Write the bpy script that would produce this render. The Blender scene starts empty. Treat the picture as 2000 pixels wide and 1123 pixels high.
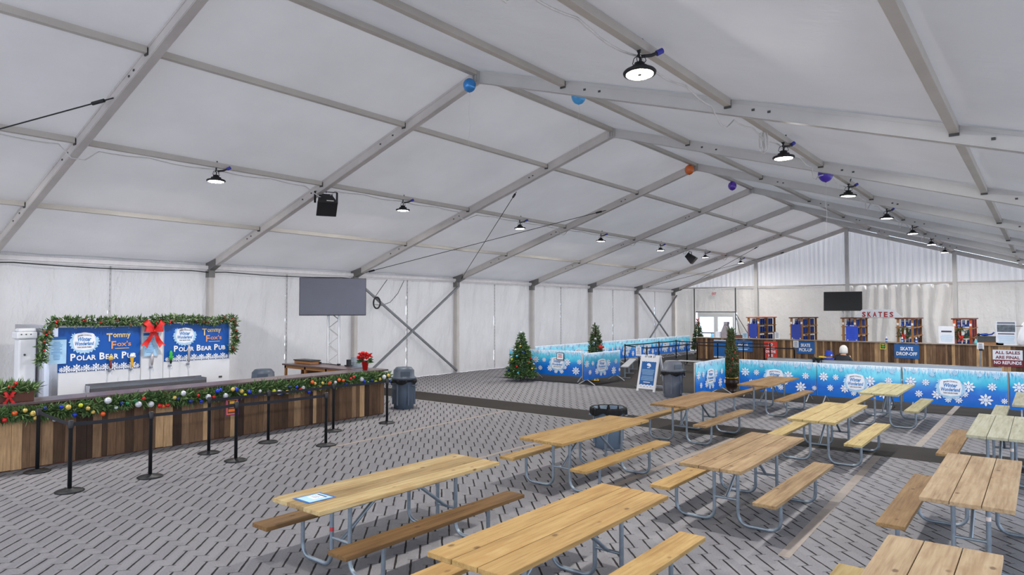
import bpy, math, random
from math import sin, cos, pi, radians, atan2, sqrt, hypot
from mathutils import Vector as V, Matrix, noise
R = random.Random(11)
SC = bpy.context.scene
COL = SC.collection

# ------------------------------------------------------------------ materials
def lin(c):
    return tuple(((x/255)/12.92 if x/255 <= .04045 else ((x/255+.055)/1.055)**2.4) for x in c)
MATS = {}
class NT:
    def __init__(s, name):
        s.m = bpy.data.materials.new(name); s.m.use_nodes = True
        s.t = s.m.node_tree; s.t.nodes.clear()
    def n(s, typ, ins=None, **kw):
        nd = s.t.nodes.new('ShaderNode'+typ)
        for k, v in kw.items(): setattr(nd, k, v)
        for k, v in (ins or {}).items():
            sk = nd.inputs[k]
            if hasattr(v, 'outputs'): v = v.outputs[0]
            if hasattr(v, 'is_output'): s.t.links.new(v, sk)
            else: sk.default_value = v
        return nd
    def math(s, op, a, b=0, c=0):
        return s.n('Math', {0: a, 1: b, 2: c}, operation=op)
    def mix(s, f, a, b, bt='MIX'):
        nd = s.t.nodes.new('ShaderNodeMix'); nd.data_type = 'RGBA'; nd.blend_type = bt
        for i, v in ((0, f), (6, a), (7, b)):
            if hasattr(v, 'outputs'): v = v.outputs[2] if v.bl_idname == 'ShaderNodeMix' else v.outputs[0]
            if hasattr(v, 'is_output'): s.t.links.new(v, nd.inputs[i])
            else: nd.inputs[i].default_value = (*v, 1) if isinstance(v, tuple) and len(v) == 3 else v
        return nd.outputs[2]
    def ramp(s, f, stops, interp='LINEAR'):
        nd = s.n('ValToRGB', {0: f}); cr = nd.color_ramp; cr.interpolation = interp
        while len(cr.elements) < len(stops): cr.elements.new(.5)
        for e, (p, c) in zip(cr.elements, stops): e.position = p; e.color = (*c, 1)
        return nd.outputs[0]
    def noise(s, co, scale, detail=3, rough=.55):
        return s.n('TexNoise', {'Vector': co, 'Scale': scale, 'Detail': detail, 'Roughness': rough}).outputs[0]
    def obj(s, sc=(1, 1, 1)):
        return s.n('Mapping', {0: s.n('TexCoord').outputs['Object'], 3: sc}).outputs[0]
    def bump(s, h, st, d=.01):
        return s.n('Bump', {'Height': h, 'Strength': st, 'Distance': d}).outputs[0]
    def out(s, sh):
        s.n('OutputMaterial', {0: sh}); MATS[s.m.name] = s.m; return s.m
    def pbr(s, col, rough=.6, metal=0, nrm=None, spec=.5, **kw):
        ins = {'Base Color': col if not isinstance(col, tuple) else (*col, 1), 'Roughness': rough, 'Metallic': metal, 'Specular IOR Level': spec}
        ins.update(kw)
        if nrm is not None: ins['Normal'] = nrm
        return s.n('BsdfPrincipled', ins)

def M(name, rgb, rough=.6, metal=0, var=.08, scale=6, bump=0, bscale=40, stretch=(1, 1, 1), tone=None, spec=.5):
    """procedural material: noise-varied colour (sRGB 0-255), or a ramp over the per-face tone"""
    if name in MATS: return MATS[name]
    t = NT(name); co = t.obj(stretch)
    n = t.noise(co, scale)
    if tone: base = t.ramp(t.n('Attribute', attribute_name='tone').outputs['Fac'], [(p, lin(c)) for p, c in tone])
    else: base = (*lin(rgb), 1)
    k = t.ramp(n, [(.3, (1-var,)*3), (.7, (1+var,)*3)])
    c = t.mix(1.0, base, k, 'MULTIPLY')
    nr = t.bump(t.noise(co, bscale), bump) if bump else None
    return t.out(t.pbr(c, rough, metal, nr, spec))

def wood(name, a, b, c, knots=.5):
    """lumber with the grain along Y, one tone per board"""
    t = NT(name)
    tone = t.n('Attribute', attribute_name='tone').outputs['Fac']
    oi = t.n('ObjectInfo').outputs['Random']
    off = t.n('CombineXYZ', {0: t.math('MULTIPLY', tone, 17.3), 1: t.math('MULTIPLY_ADD', oi, 31, tone), 2: t.math('MULTIPLY', tone, 9)})
    co = t.n('VectorMath', {0: t.n('TexCoord').outputs['Object'], 1: off}, operation='ADD').outputs[0]
    g = t.n('Mapping', {0: co, 3: (22, 1.1, 22)}).outputs[0]
    grain = t.noise(g, 1.6, 5, .6)
    big = t.noise(t.n('Mapping', {0: co, 3: (5, .8, 5)}).outputs[0], 1.5, 3)
    col = t.ramp(t.math('ADD', t.math('MULTIPLY', grain, .6), t.math('MULTIPLY', big, .4)), [(.33, lin(c)), (.5, lin(a)), (.66, lin(b))])
    kn = t.n('TexVoronoi', {'Vector': t.n('Mapping', {0: co, 3: (5.5, 3.2, 5.5)}).outputs[0], 'Scale': 1.0}).outputs['Distance']
    kf = t.ramp(kn, [(.07, (knots*1.5,)*3), (.14, (0, 0, 0))])
    col = t.mix(kf, col, lin((96, 66, 42)))
    tn = t.ramp(tone, [(0, (.48, .45, .42)), (.5, (.69, .68, .67)), (1, (.80, .80, .79))])
    col = t.mix(1.0, col, tn, 'MULTIPLY')
    st = t.ramp(t.noise(t.n('Mapping', {0: co, 1: (3, 7, 1), 3: (3, 1.3, 3)}).outputs[0], 1.8, 4, .65), [(.5, (0, 0, 0)), (.68, (.6,)*3)])
    col = t.mix(st, col, lin(c))
    return t.out(t.pbr(col, .72, 0, t.bump(grain, .25, .004), .3))

PLANK = [(0, (52, 40, 34)), (.25, (84, 64, 50)), (.5, (112, 86, 66)), (.75, (136, 108, 84)), (1, (186, 152, 114))]
OLIVE = [(0, (34, 46, 28)), (.4, (70, 92, 54)), (.75, (104, 124, 78)), (.9, (112, 92, 62)), (1, (130, 100, 70))]
GREEN = [(0, (30, 50, 26)), (.5, (72, 108, 56)), (.85, (120, 146, 88)), (1, (160, 168, 124))]

def plank_mat():
    t = NT('reclaimed plank')
    tone = t.n('Attribute', attribute_name='tone').outputs['Fac']
    base = t.ramp(tone, [(p, lin(c)) for p, c in PLANK])
    co = t.n('VectorMath', {0: t.n('TexCoord').outputs['Object'], 1: t.n('CombineXYZ', {0: t.math('MULTIPLY', tone, 37), 1: 0., 2: t.math('MULTIPLY', tone, 11)})}, operation='ADD').outputs[0]
    g = t.noise(t.n('Mapping', {0: co, 3: (24, 24, 1.6)}).outputs[0], 1.5, 5, .65)
    b = t.noise(t.n('Mapping', {0: co, 3: (4, 4, 1.5)}).outputs[0], 1.5, 3)
    k = t.ramp(t.math('ADD', t.math('MULTIPLY', g, .55), t.math('MULTIPLY', b, .45)), [(.3, (.5, .48, .46)), (.7, (1.35, 1.33, 1.3))])
    return t.out(t.pbr(t.mix(1., base, k, 'MULTIPLY'), .8, 0, t.bump(g, .4, .006), .25))

def fabric(name, rgb, trans, rough, wrinkle, stretch, bs, sheen=.35, wr2=0, dist=.03):
    """coated tent fabric: diffuse, a little gloss, lets some daylight through"""
    t = NT(name); co = t.obj(stretch)
    n = t.noise(co, bs, 4, .6)
    h = n
    if wr2:
        rid = t.math('ABSOLUTE', t.math('SUBTRACT', t.noise(t.n('Mapping', {0: t.n('TexCoord').outputs['Object'], 2: (.7, .2, .3), 3: (1, 1.7, .8)}).outputs[0], 1.6, 4, .55), .5))
        h = t.math('ADD', n, t.math('MULTIPLY', rid, -.9))
    nr = t.bump(h, wrinkle, dist)
    sm = t.noise(t.obj(), .6, 3)
    c = t.mix(1., (*lin(rgb), 1), t.ramp(sm, [(.3, (.94,)*3), (.7, (1.05,)*3)]), 'MULTIPLY')
    p = t.pbr(c, rough, 0, nr, sheen)
    tr = t.n('BsdfTranslucent', {0: c, 1: nr})
    return t.out(t.n('MixShader', {0: trans, 1: p, 2: tr}))

def floor_mats():
    t = NT('herringbone pavers'); co = t.n('TexCoord').outputs['Object']
    rot = t.n('VectorRotate', {'Vector': co, 'Angle': radians(-45)}, rotation_type='Z_AXIS').outputs[0]
    s = t.n('SeparateXYZ', {0: rot}); e, d = s.outputs[0], s.outputs[1]
    wob = t.math('MULTIPLY', t.math('SUBTRACT', t.noise(co, 3.2, 2), .5), .014)
    e = t.math('ADD', e, wob)
    ek = t.math('DIVIDE', e, .0775); k = t.math('ROUND', ek)
    de = t.math('MULTIPLY', t.math('ABSOLUTE', t.math('SUBTRACT', ek, k)), .0775)
    par = t.math('PINGPONG', k, 1.0)
    u = t.math('SUBTRACT', t.math('ADD', d, t.math('MULTIPLY', k, .0815)), t.math('MULTIPLY', par, .4865))
    fr = t.math('FLOORED_MODULO', u, .973)
    jn = t.noise(co, 9, 2)
    wid = t.math('MULTIPLY_ADD', jn, .013, .0035)
    inside = t.math('MULTIPLY', t.math('LESS_THAN', fr, .385), t.math('GREATER_THAN', fr, .0))
    dash = t.math('MULTIPLY', t.math('LESS_THAN', de, wid), inside)
    endd = t.math('MINIMUM', t.math('ABSOLUTE', t.math('SUBTRACT', fr, .392)), t.math('ABSOLUTE', t.math('SUBTRACT', fr, .965)))
    cross = t.math('MULTIPLY', t.math('LESS_THAN', endd, t.math('MULTIPLY_ADD', jn, .009, .001)), .65)
    joint = t.math('MAXIMUM', dash, cross)
    big = t.noise(co, .35, 4, .6); fine = t.noise(co, 60, 3, .7); mid = t.noise(co, 4, 4, .6)
    c = t.mix(big, lin((127, 125, 128)), lin((143, 141, 144)))
    cell = t.n('TexWhiteNoise', {'Vector': t.n('CombineXYZ', {0: k, 1: t.math('FLOOR', t.math('DIVIDE', u, .4865)), 2: 0.})}, noise_dimensions='3D').outputs[0]
    c = t.mix(1., c, t.ramp(cell, [(0, (.92, .92, .93)), (1, (1.06, 1.06, 1.06))]), 'MULTIPLY')
    c = t.mix(1., c, t.ramp(fine, [(.3, (.86,)*3), (.7, (1.1,)*3)]), 'MULTIPLY')
    c = t.mix(t.ramp(mid, [(.62, (0, 0, 0)), (.8, (.35,)*3)]), c, lin((118, 108, 100)))
    c = t.mix(joint, c, lin((40, 36, 38)))
    h = t.math('SUBTRACT', t.math('MULTIPLY', fine, .15), joint)
    t.out(t.pbr(c, .8, 0, t.bump(h, .5, .008), .15))
    t = NT('dark asphalt'); co = t.n('TexCoord').outputs['Object']
    c = t.mix(t.noise(co, .8, 4, .6), lin((42, 39, 38)), lin((64, 60, 57)))
    c = t.mix(1., c, t.ramp(t.noise(co, 90, 2), [(.3, (.75,)*3), (.7, (1.2,)*3)]), 'MULTIPLY')
    t.out(t.pbr(c, .75, 0, t.bump(t.noise(co, 120, 2), .3, .004), .08))
floor_mats(); plank_mat()

def banner_mat(name, zlo, zhi, stops, icic=.78):
    """printed vinyl: colour bands up the sheet, icicle streaks along the top"""
    t = NT(name); co = t.n('TexCoord').outputs['Object']
    z = t.n('SeparateXYZ', {0: co}).outputs[2]
    v = t.math('DIVIDE', t.math('SUBTRACT', z, zlo), zhi-zlo)
    w = t.math('ADD', v, t.math('MULTIPLY', t.math('SUBTRACT', t.noise(co, 2.2, 2), .5), .35))
    c = t.ramp(w, [(p, lin(k)) for p, k in stops])
    if icic:
        ti = t.math('MULTIPLY', t.ramp(t.noise(t.n('Mapping', {0: co, 1: (1, 0, 2), 3: (22, 22, 5)}).outputs[0], 1.5, 3, .7), [(.5, (0, 0, 0)), (.62, (1, 1, 1))]), t.ramp(v, [(.66, (0, 0, 0)), (.9, (.75,)*3)]))
        c = t.mix(ti, c, lin((28, 120, 184)))
    st = t.noise(t.n('Mapping', {0: co, 3: (16, 16, 2.2)}).outputs[0], 1.6, 4, .7)
    if icic:
        f = t.math('MULTIPLY', t.ramp(t.math('ADD', st, t.math('MULTIPLY', t.math('SUBTRACT', v, .93), 2.0)), [(.45, (0, 0, 0)), (.62, (1, 1, 1))]), t.math('GREATER_THAN', v, icic-.12))
        c = t.mix(t.math('MULTIPLY', f, .8), c, lin((225, 236, 250)))
        c = t.mix(t.ramp(t.noise(t.n('Mapping', {0: co, 1: (3, 0, 0), 3: (3.2, 3.2, .8)}).outputs[0], 1.3, 2), [(.6, (0, 0, 0)), (.75, (.45,)*3)]), c, lin((130, 160, 225)))
    return t.out(t.pbr(c, .42, 0, t.bump(t.noise(t.n('Mapping', {0: co, 3: (6, 6, 1)}).outputs[0], 1.5, 2), .25, .02), .4))
banner_mat('barrier print', .18, 1.05, [(0, (0, 108, 205)), (.3, (0, 92, 190)), (.5, (10, 120, 200)), (.68, (60, 178, 208)), (.85, (110, 200, 225)), (1, (170, 220, 240))])
banner_mat('trailer print', 1.2, 2.15, [(0, (8, 74, 150)), (.4, (6, 84, 168)), (.8, (4, 80, 170)), (1, (22, 92, 170))], 0)

def emit_mat(name, rgb, st):
    t = NT(name); return t.out(t.n('Emission', {0: (*lin(rgb), 1), 1: st}))
def glass_mat(name, tint=(240, 246, 250), gl=.08):
    t = NT(name)
    return t.out(t.n('MixShader', {0: gl, 1: t.n('BsdfTransparent', {0: (*lin(tint), 1)}), 2: t.n('BsdfGlossy', {0: (1, 1, 1, 1), 1: .03})}))

# ------------------------------------------------------------------ mesh builder
class MB:
    def __init__(s): s.v = []; s.f = []; s.m = []; s.s = []; s.t = []
    def add(s, vs, fs, mi=0, sm=False, tone=.5):
        b = len(s.v); s.v += [tuple(v) for v in vs]
        for f in fs: s.f.append(tuple(b+i for i in f)); s.m.append(mi); s.s.append(sm); s.t.append(tone)
        return s
    BF = [(0, 3, 2, 1), (4, 5, 6, 7), (0, 1, 5, 4), (1, 2, 6, 5), (2, 3, 7, 6), (3, 0, 4, 7)]
    def box(s, x0, y0, z0, x1, y1, z1, mi=0, tone=.5):
        return s.add([(x0, y0, z0), (x1, y0, z0), (x1, y1, z0), (x0, y1, z0), (x0, y0, z1), (x1, y0, z1), (x1, y1, z1), (x0, y1, z1)], s.BF, mi, False, tone)
    def hexa(s, p, mi=0, tone=.5): return s.add(p, s.BF, mi, False, tone)
    def bar(s, p, q, w, h, mi=0, up=(0, 0, 1), tone=.5):
        p, q = V(p), V(q); d = (q-p).normalized(); a = d.cross(V(up))
        if a.length < 1e-4: a = d.cross(V((1, 0, 0)))
        a.normalize(); b = a.cross(d).normalized(); a *= w/2; b *= h/2
        return s.add([p-a-b, p+a-b, p+a+b, p-a+b, q-a-b, q+a-b, q+a+b, q-a+b], [(0, 1, 2, 3), (7, 6, 5, 4), (0, 4, 5, 1), (1, 5, 6, 2), (2, 6, 7, 3), (3, 7, 4, 0)], mi, False, tone)
    def tube(s, pts, r, n=8, mi=0, closed=False, tone=.5):
        pts = [V(p) for p in pts]; N = len(pts); rings = []
        ref = None
        for i, p in enumerate(pts):
            a = pts[i-1] if (i > 0 or closed) else p; b = pts[(i+1) % N] if (i < N-1 or closed) else p
            d = (b-a).normalized()
            if ref is None:
                ref = d.cross(V((0, 0, 1)))
                if ref.length < .05: ref = d.cross(V((0, 1, 0)))
            x = (ref - d*ref.dot(d)); x.normalize(); ref = x; y = d.cross(x)
            rr = r[i] if isinstance(r, (list, tuple)) else r
            rings.append([p + x*rr*cos(2*pi*k/n) + y*rr*sin(2*pi*k/n) for k in range(n)])
        vs = [v for g in rings for v in g]; fs = []
        for i in range(N if closed else N-1):
            j = (i+1) % N
            for k in range(n): fs.append((i*n+k, i*n+(k+1) % n, j*n+(k+1) % n, j*n+k))
        s.add(vs, fs, mi, True, tone)
        if not closed:
            s.add(rings[0], [tuple(reversed(range(n)))], mi, False, tone); s.add(rings[-1], [tuple(range(n))], mi, False, tone)
        return s
    def lathe(s, prof, c=(0, 0, 0), n=24, mi=0, tone=.5, sm=True, cap=True):
        vs = [(c[0]+r*cos(2*pi*k/n), c[1]+r*sin(2*pi*k/n), c[2]+z) for r, z in prof for k in range(n)]
        fs = [(i*n+k, i*n+(k+1) % n, (i+1)*n+(k+1) % n, (i+1)*n+k) for i in range(len(prof)-1) for k in range(n)]
        if cap: fs += [tuple(reversed(range(n))), tuple((len(prof)-1)*n+k for k in range(n))]
        return s.add(vs, fs, mi, sm, tone)
    def ball(s, c, r, n=12, mi=0, tone=.5, sq=(1, 1, 1)):
        m = n//2; vs = []; c = V(c)
        for i in range(m+1):
            th = pi*i/m
            for k in range(n): vs.append(c+V((sq[0]*r*sin(th)*cos(2*pi*k/n), sq[1]*r*sin(th)*sin(2*pi*k/n), -sq[2]*r*cos(th))))
        fs = [(i*n+k, i*n+(k+1) % n, (i+1)*n+(k+1) % n, (i+1)*n+k) for i in range(m) for k in range(n)]
        return s.add(vs, fs, mi, True, tone)
    def quad(s, O, X, Y, w, h, mi=0, tone=.5):
        O, X, Y = V(O), V(X)*w/2, V(Y)*h/2
        return s.add([O-X-Y, O+X-Y, O+X+Y, O-X+Y], [(0, 1, 2, 3)], mi, False, tone)
    def slab(s, O, X, Y, w, h, th, mi=0, tone=.5):
        """thin board: front face centre O, right X, up Y, thickness going backwards"""
        O, X, Y = V(O), V(X), V(Y); n = X.cross(Y)*th; X = X*w/2; Y = Y*h/2
        a = [O-X-Y, O+X-Y, O+X+Y, O-X+Y]
        return s.add([p-n for p in a]+a, [(0, 3, 2, 1), (4, 5, 6, 7), (0, 1, 5, 4), (1, 2, 6, 5), (2, 3, 7, 6), (3, 0, 4, 7)], mi, False, tone)
    def build(s, name, mats, parent=None, loc=None, rz=0, bevel=0):
        me = bpy.data.meshes.new(name); me.from_pydata(s.v, [], s.f)
        if not isinstance(mats, (list, tuple)): mats = [mats]
        for m in mats: me.materials.append(MATS[m] if isinstance(m, str) else m)
        me.polygons.foreach_set('material_index', s.m); me.polygons.foreach_set('use_smooth', s.s)
        a = me.attributes.new('tone', 'FLOAT', 'FACE'); a.data.foreach_set('value', s.t)
        me.update()
        o = bpy.data.objects.new(name, me); COL.objects.link(o)
        if parent: o.parent = parent
        if loc: o.location = loc
        o.rotation_euler[2] = rz
        if bevel:
            b = o.modifiers.new('bevel', 'BEVEL'); b.width = bevel; b.segments = 2; b.limit_method = 'ANGLE'; b.angle_limit = .6
        return o

def thing(name, label, cat, loc=(0, 0, 0), rz=0, group=None):
    o = bpy.data.objects.new(name, None); COL.objects.link(o); o.empty_display_size = .1
    o.location = loc; o.rotation_euler[2] = rz
    return tag(o, label, cat, group)
def tag(o, label, cat, group=None):
    o['label'] = label; o['category'] = cat
    if group: o['group'] = group
    return o
def struct(o): o['kind'] = 'structure'; return o
def copy_tree(o, parent=None):
    c = o.copy(); COL.objects.link(c)
    if parent: c.parent = parent
    for ch in [x for x in COL.objects if x.parent == o]: copy_tree(ch, c)
    return c

# ------------------------------------------------------------------ lettering (built-in font, turned into faces)
_G = {}
def glyphs(body, bold=0, shear=0):
    k = (body, bold, shear)
    if k not in _G:
        cu = bpy.data.curves.new('glyph', 'FONT'); cu.body = body; cu.size = 1; cu.resolution_u = 2; cu.offset = bold; cu.shear = shear
        o = bpy.data.objects.new('glyph', cu); COL.objects.link(o)
        dg = bpy.context.evaluated_depsgraph_get(); me = o.evaluated_get(dg).to_mesh()
        vs = [(v.co.x, v.co.y) for v in me.vertices]; fs = [tuple(p.vertices) for p in me.polygons]
        o.evaluated_get(dg).to_mesh_clear(); bpy.data.objects.remove(o); bpy.data.curves.remove(cu)
        _G[k] = (vs, fs)
    return _G[k]
def text(mb, body, O, X, Y, w, h, mi, bold=.02, shear=0, arc=0):
    vs, fs = glyphs(body, bold, shear)
    x0, x1 = min(v[0] for v in vs), max(v[0] for v in vs); y0, y1 = min(v[1] for v in vs), max(v[1] for v in vs)
    O, X, Y = V(O), V(X), V(Y)
    if w is None: w = h*(x1-x0)/(y1-y0)
    out = []
    for x, y in vs:
        a = (x-x0)/(x1-x0)-.5; b = (y-y0)/(y1-y0)-.5
        out.append(O + X*(a*w) + Y*(b*h - arc*a*a*4))
    mb.add(out, fs, mi)
def small_caps(mb, words, O, X, Y, w, h, mi, low=.74):
    """big first letter, small capitals, fitted into a w x h box with its lower left corner at O"""
    O, X, Y = V(O), V(X), V(Y); parts = []; x = 0
    for wd in words:
        for j, s in enumerate((wd[0], wd[1:])):
            vs, _ = glyphs(s, .03); hh = 1 if j == 0 else low
            sc = hh/(max(v[1] for v in vs)-min(v[1] for v in vs)); ww = (max(v[0] for v in vs)-min(v[0] for v in vs))*sc
            parts.append((s, x, ww, hh)); x += ww+.1
        x += .35
    x -= .45; k = w/x
    for s, px, ww, hh in parts: text(mb, s, O+X*((px+ww/2)*k)+Y*(hh/2*h), X, Y, ww*k, hh*h, mi, .03)
def lines(mb, O, X, Y, w, n, pitch, th, mi, rag=.3):
    """print too small to read: rows of short bars"""
    O, X, Y = V(O), V(X), V(Y)
    for i in range(n):
        ww = w*(1-rag*R.random()); mb.quad(O - Y*(i*pitch) , X, Y, ww, th, mi)
def flake(mb, O, X, Y, r, mi, slit=None, n=8):
    O, X, Y = V(O), V(X), V(Y); N = X.cross(Y); vs = [O]
    for k in range(n*4):
        q = (1, .78, .5, .78)[k % 4]; a = 2*pi*k/(n*4); vs.append(O+X*(r*q*cos(a))+Y*(r*q*sin(a)))
    mb.add(vs, [(0, 1+k, 1+(k+1) % (n*4)) for k in range(n*4)], mi)
    if slit is not None:
        for k in range(n):
            a = 2*pi*(k+.5)/n; d = X*cos(a)+Y*sin(a); e = X*-sin(a)+Y*cos(a); o = O+N*.0015
            mb.add([o+d*r*.2, o+d*r*.4+e*r*.085, o+d*r*.56, o+d*r*.4-e*r*.085], [(0, 1, 2, 3)], slit)
def emblem(mb, O, X, Y, w, h, WH, DK, CY, LB):
    """white plaque with the winter-park lettering"""
    O, X, Y = V(O), V(X), V(Y); N = X.cross(Y)
    for k in range(9):
        a = pi*(1.02+.98*k/8); flake(mb, O+X*(w*.5*cos(a))+Y*(h*.5*sin(a))-N*(.0012+.0003*k), X, Y, h*.25, LB, None)
    for k, (px, py) in enumerate(((-.45, .3), (-.5, .05), (.5, .1))): flake(mb, O+X*(w*px)+Y*(h*py)-N*(.0003+.0003*k), X, Y, h*.2, LB)
    vs = [O]
    for k in range(48):
        a = 2*pi*k/48; ca, sa = cos(a), sin(a); q = 1/((abs(ca)**3.2+abs(sa)**3.2)**(1/3.2)); q *= 1+.03*cos(8*a)
        vs.append(O+X*(w/2*ca*q)+Y*(h/2*sa*q))
    mb.add(vs, [(0, 1+k, 1+(k+1) % 48) for k in range(48)], WH)
    O = O+N*.002
    text(mb, "BERGEN COUNTY'S", O+Y*h*.36, X, Y, w*.62, h*.075, DK, .03, 0, h*.06)
    text(mb, 'Winter', O+Y*h*.13, X, Y, w*.62, h*.24, CY, .03, .2)
    text(mb, 'Wonderland', O-Y*h*.12, X, Y, w*.86, h*.22, CY, .03, .2)
    text(mb, 'VAN SAUN PARK', O-Y*h*.33, X, Y, w*.66, h*.085, DK, .03)

# ------------------------------------------------------------------ shared materials
M('ink dark', (52, 50, 70), .6); M('ink cyan', (24, 120, 190), .5); M('print white', (236, 238, 246), .5, var=.03); M('print pale blue', (170, 208, 236), .5)
M('trailer seam', (150, 150, 150), .5); M('galvanised tube', (138, 148, 158), .42, .55, .12, 14); M('black metal', (30, 31, 34), .5, .2); M('black plastic', (28, 28, 31), .45)
M('black belt', (26, 27, 36), .75); M('aluminium', (186, 184, 182), .4, .35, .06, 3); M('aluminium frame', (176, 172, 168), .45, .2, .07, 2.5)
M('dark bracket', (78, 78, 78), .55, .4); M('steel', (190, 192, 198), .22, .9, .05, 3); M('white paint', (226, 226, 226), .5, var=.03)
M('white plastic', (224, 224, 228), .45, var=.04, scale=3); M('bin grey', (78, 90, 106), .5, var=.06); M('bin lid grey', (70, 80, 94), .5, var=.06); M('bin blue grey', (92, 108, 126), .5, var=.08); M('bin light grey', (104, 108, 118), .5, var=.06)
M('bag plastic', (16, 15, 17), .6, bump=.6, bscale=30, spec=.2); M('paper', (228, 230, 238), .7, var=.02); M('sign blue', (24, 92, 160), .5, var=.04); M('sign red', (206, 62, 48), .5, var=.04); M('maroon', (122, 34, 48), .5)
M('ribbon red', (206, 26, 24), .5, var=.15, scale=20); M('foliage', (0, 0, 0), .7, tone=GREEN, var=.2, scale=30); M('foliage olive', (0, 0, 0), .75, tone=OLIVE, var=.2, scale=30); M('bark', (70, 52, 38), .85); M('counter top brown', (92, 72, 72), .3, var=.15, scale=3, spec=.6)
M('shelf wood', (150, 104, 58), .6, var=.12, stretch=(6, 6, 1)); M('dark wood', (92, 48, 30), .6); M('skate blue', (22, 66, 158), .45); M('white cable', (214, 212, 210), .5); M('orange wood', (158, 108, 60), .6, var=.15, stretch=(8, 8, 1)); M('rust wood', (196, 86, 48), .6)
M('terracotta red', (196, 28, 26), .45); M('urn brown', (58, 44, 34), .3, .2); M('gold', (202, 160, 70), .25, .7); M('cable black', (28, 28, 30), .6); M('tape white', (230, 228, 224), .6); M('connector blue', (54, 58, 160), .5)
M('skin', (214, 168, 140), .6); M('line tan', (150, 139, 131), .75, var=.12, scale=5); M('kerb pale', (150, 147, 142), .8)
fabric('roof fabric', (202, 200, 202), .085, .42, .4, (1.4, .5, 1.4), 1.6, .3, .5, .03)
fabric('wall fabric', (198, 197, 199), .09, .42, 1.0, (1, 1.5, .7), 1.3, .4, .5, .09)
fabric('far wall fabric', (208, 204, 200), .1, .45, 1.0, (1.6, 1, .35), 1.3, .35, .5, .11)
fabric('gable fabric', (214, 213, 216), .14, .5, .9, (5, 1, .3), 1.2, .35, 0, .06)
emit_mat('lamp diffuser', (255, 246, 230), 22); glass_mat('pane glass')

# ------------------------------------------------------------------ tent
W, HE, HR, B = 10.04, 3.85, 7.0, 5.0
Y0, Y1 = -15.0, 30.0
def rz_(x): return HR - (HR-HE)*abs(x)/W
def grid(mb, P, nu, nv, mi=0, sm=True):
    vs = [P(i/nu, j/nv) for j in range(nv+1) for i in range(nu+1)]
    mb.add(vs, [(j*(nu+1)+i, j*(nu+1)+i+1, (j+1)*(nu+1)+i+1, (j+1)*(nu+1)+i) for j in range(nv) for i in range(nu)], mi, sm)

mb = MB()
ys = [(Y0-2, 3.75, 0), (3.75, 5.05, 1), (5.05, 9.75, 0), (9.75, Y1, 1)]
for a, b, m in ys:
    xl = -7.55 if a > 9 else -12
    mb.add([(xl, a, 0), (13, a, 0), (13, b, 0), (xl, b, 0)], [(0, 1, 2, 3)], m)
mb.add([(-12, 9.75, 0), (-7.55, 9.75, 0), (-7.55, Y1, 0), (-12, Y1, 0)], [(0, 1, 2, 3)], 0)
for x, xs, a, b in ((-1.98, -2.3, -1.7, 3.7), (.72, .66, -2.1, 3.7), (3.36, 3.4, -2.1, 3.7), (6.08, 5.92, -2.1, 3.72), (6.34, 6.4, 5.08, 12.5)):
    wd = .05 if x < 3 else .06
    mb.add([(x-wd, a, .002), (x+wd, a, .002), (xs+wd, b, .002), (xs-wd, b, .002)], [(0, 1, 2, 3)], 2)
for y, x0, x1 in ((3.72, -6, 3.2), (9.74, -5, 8)): mb.add([(x0, y-.03, .002), (x1, y-.03, .002), (x1, y+.03, .002), (x0, y+.03, .002)], [(0, 1, 2, 3)], 3)
struct(mb.build('floor', ['herringbone pavers', 'dark asphalt', 'line tan', 'kerb pale']))
M('outside paving', (196, 196, 200), .9)
struct(MB().add([(-70, -70, -.03), (70, -70, -.03), (70, 90, -.03), (-70, 90, -.03)], [(0, 1, 2, 3)]).build('ground', 'outside paving'))

mb = MB()
for sx in (-1, 1):
    def P(u, v):
        y = Y0+(Y1-Y0)*v; t = u*1.025
        s = .02*noise.noise(V((t*9*sx, y*.45, 3)))
        bay = abs(sin(pi*(y % B)/B))
        return V((sx*W*t, y, HR-(HR-HE)*t - .012*bay*abs(sin(pi*t*4)) + s))
    grid(mb, P, 40, 90)
struct(mb.build('ceiling', 'roof fabric'))

# left wall: hung panels, two to a bay, laced at mid-bay with slits of daylight
mb = MB()
XW = -W-.06
for i in range(-3, 6):
    for h in (0, 1):
        ya, yb = i*B+h*B/2, i*B+(h+1)*B/2
        sd = R.random()*50
        def P(u, v, ya=ya, yb=yb, h=h, sd=sd):
            z = .01+v*3.86
            g = -.006+.04*max(0, noise.noise(V((z*5.2, i*7.7, 1)))+.25*noise.noise(V((z*1.1, i*3.1, 5))))*(1 if z < 3 else .3)
            y0 = ya+(g if h else 0); y1 = yb-(0 if h else g)
            y = y0+(y1-y0)*u; e = min(1, 6*u, 6*(1-u))
            fold = .045*noise.noise(V((y*1.5+sd, z*.22, sd)))+.03*noise.noise(V((y*3.4, z*.9-y*.5, sd)))+.05*sin(y*4+sd)*max(0, noise.noise(V((y*.6, z*.3, sd))))
            tens = .03*sin((u if h == 0 else 1-u)*18+z*5)*max(0, .5-v)*(u if h == 0 else 1-u)
            return V((XW+(fold*1.3+tens)*e-.05, y, z))
        grid(mb, P, 26, 46)
for i in range(-3, 6):
    for k in range(26): z = .15+k*.135; mb.box(XW-.035, i*B+B/2+.035, z, XW-.028, i*B+B/2+.045, z+.05, 1)
    mb.box(XW-.05, i*B+B/2+.03, .05, XW-.04, i*B+B/2+.075, 3.7, 0)
struct(mb.build('wall_left', ['wall fabric', 'trailer seam']))
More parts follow.
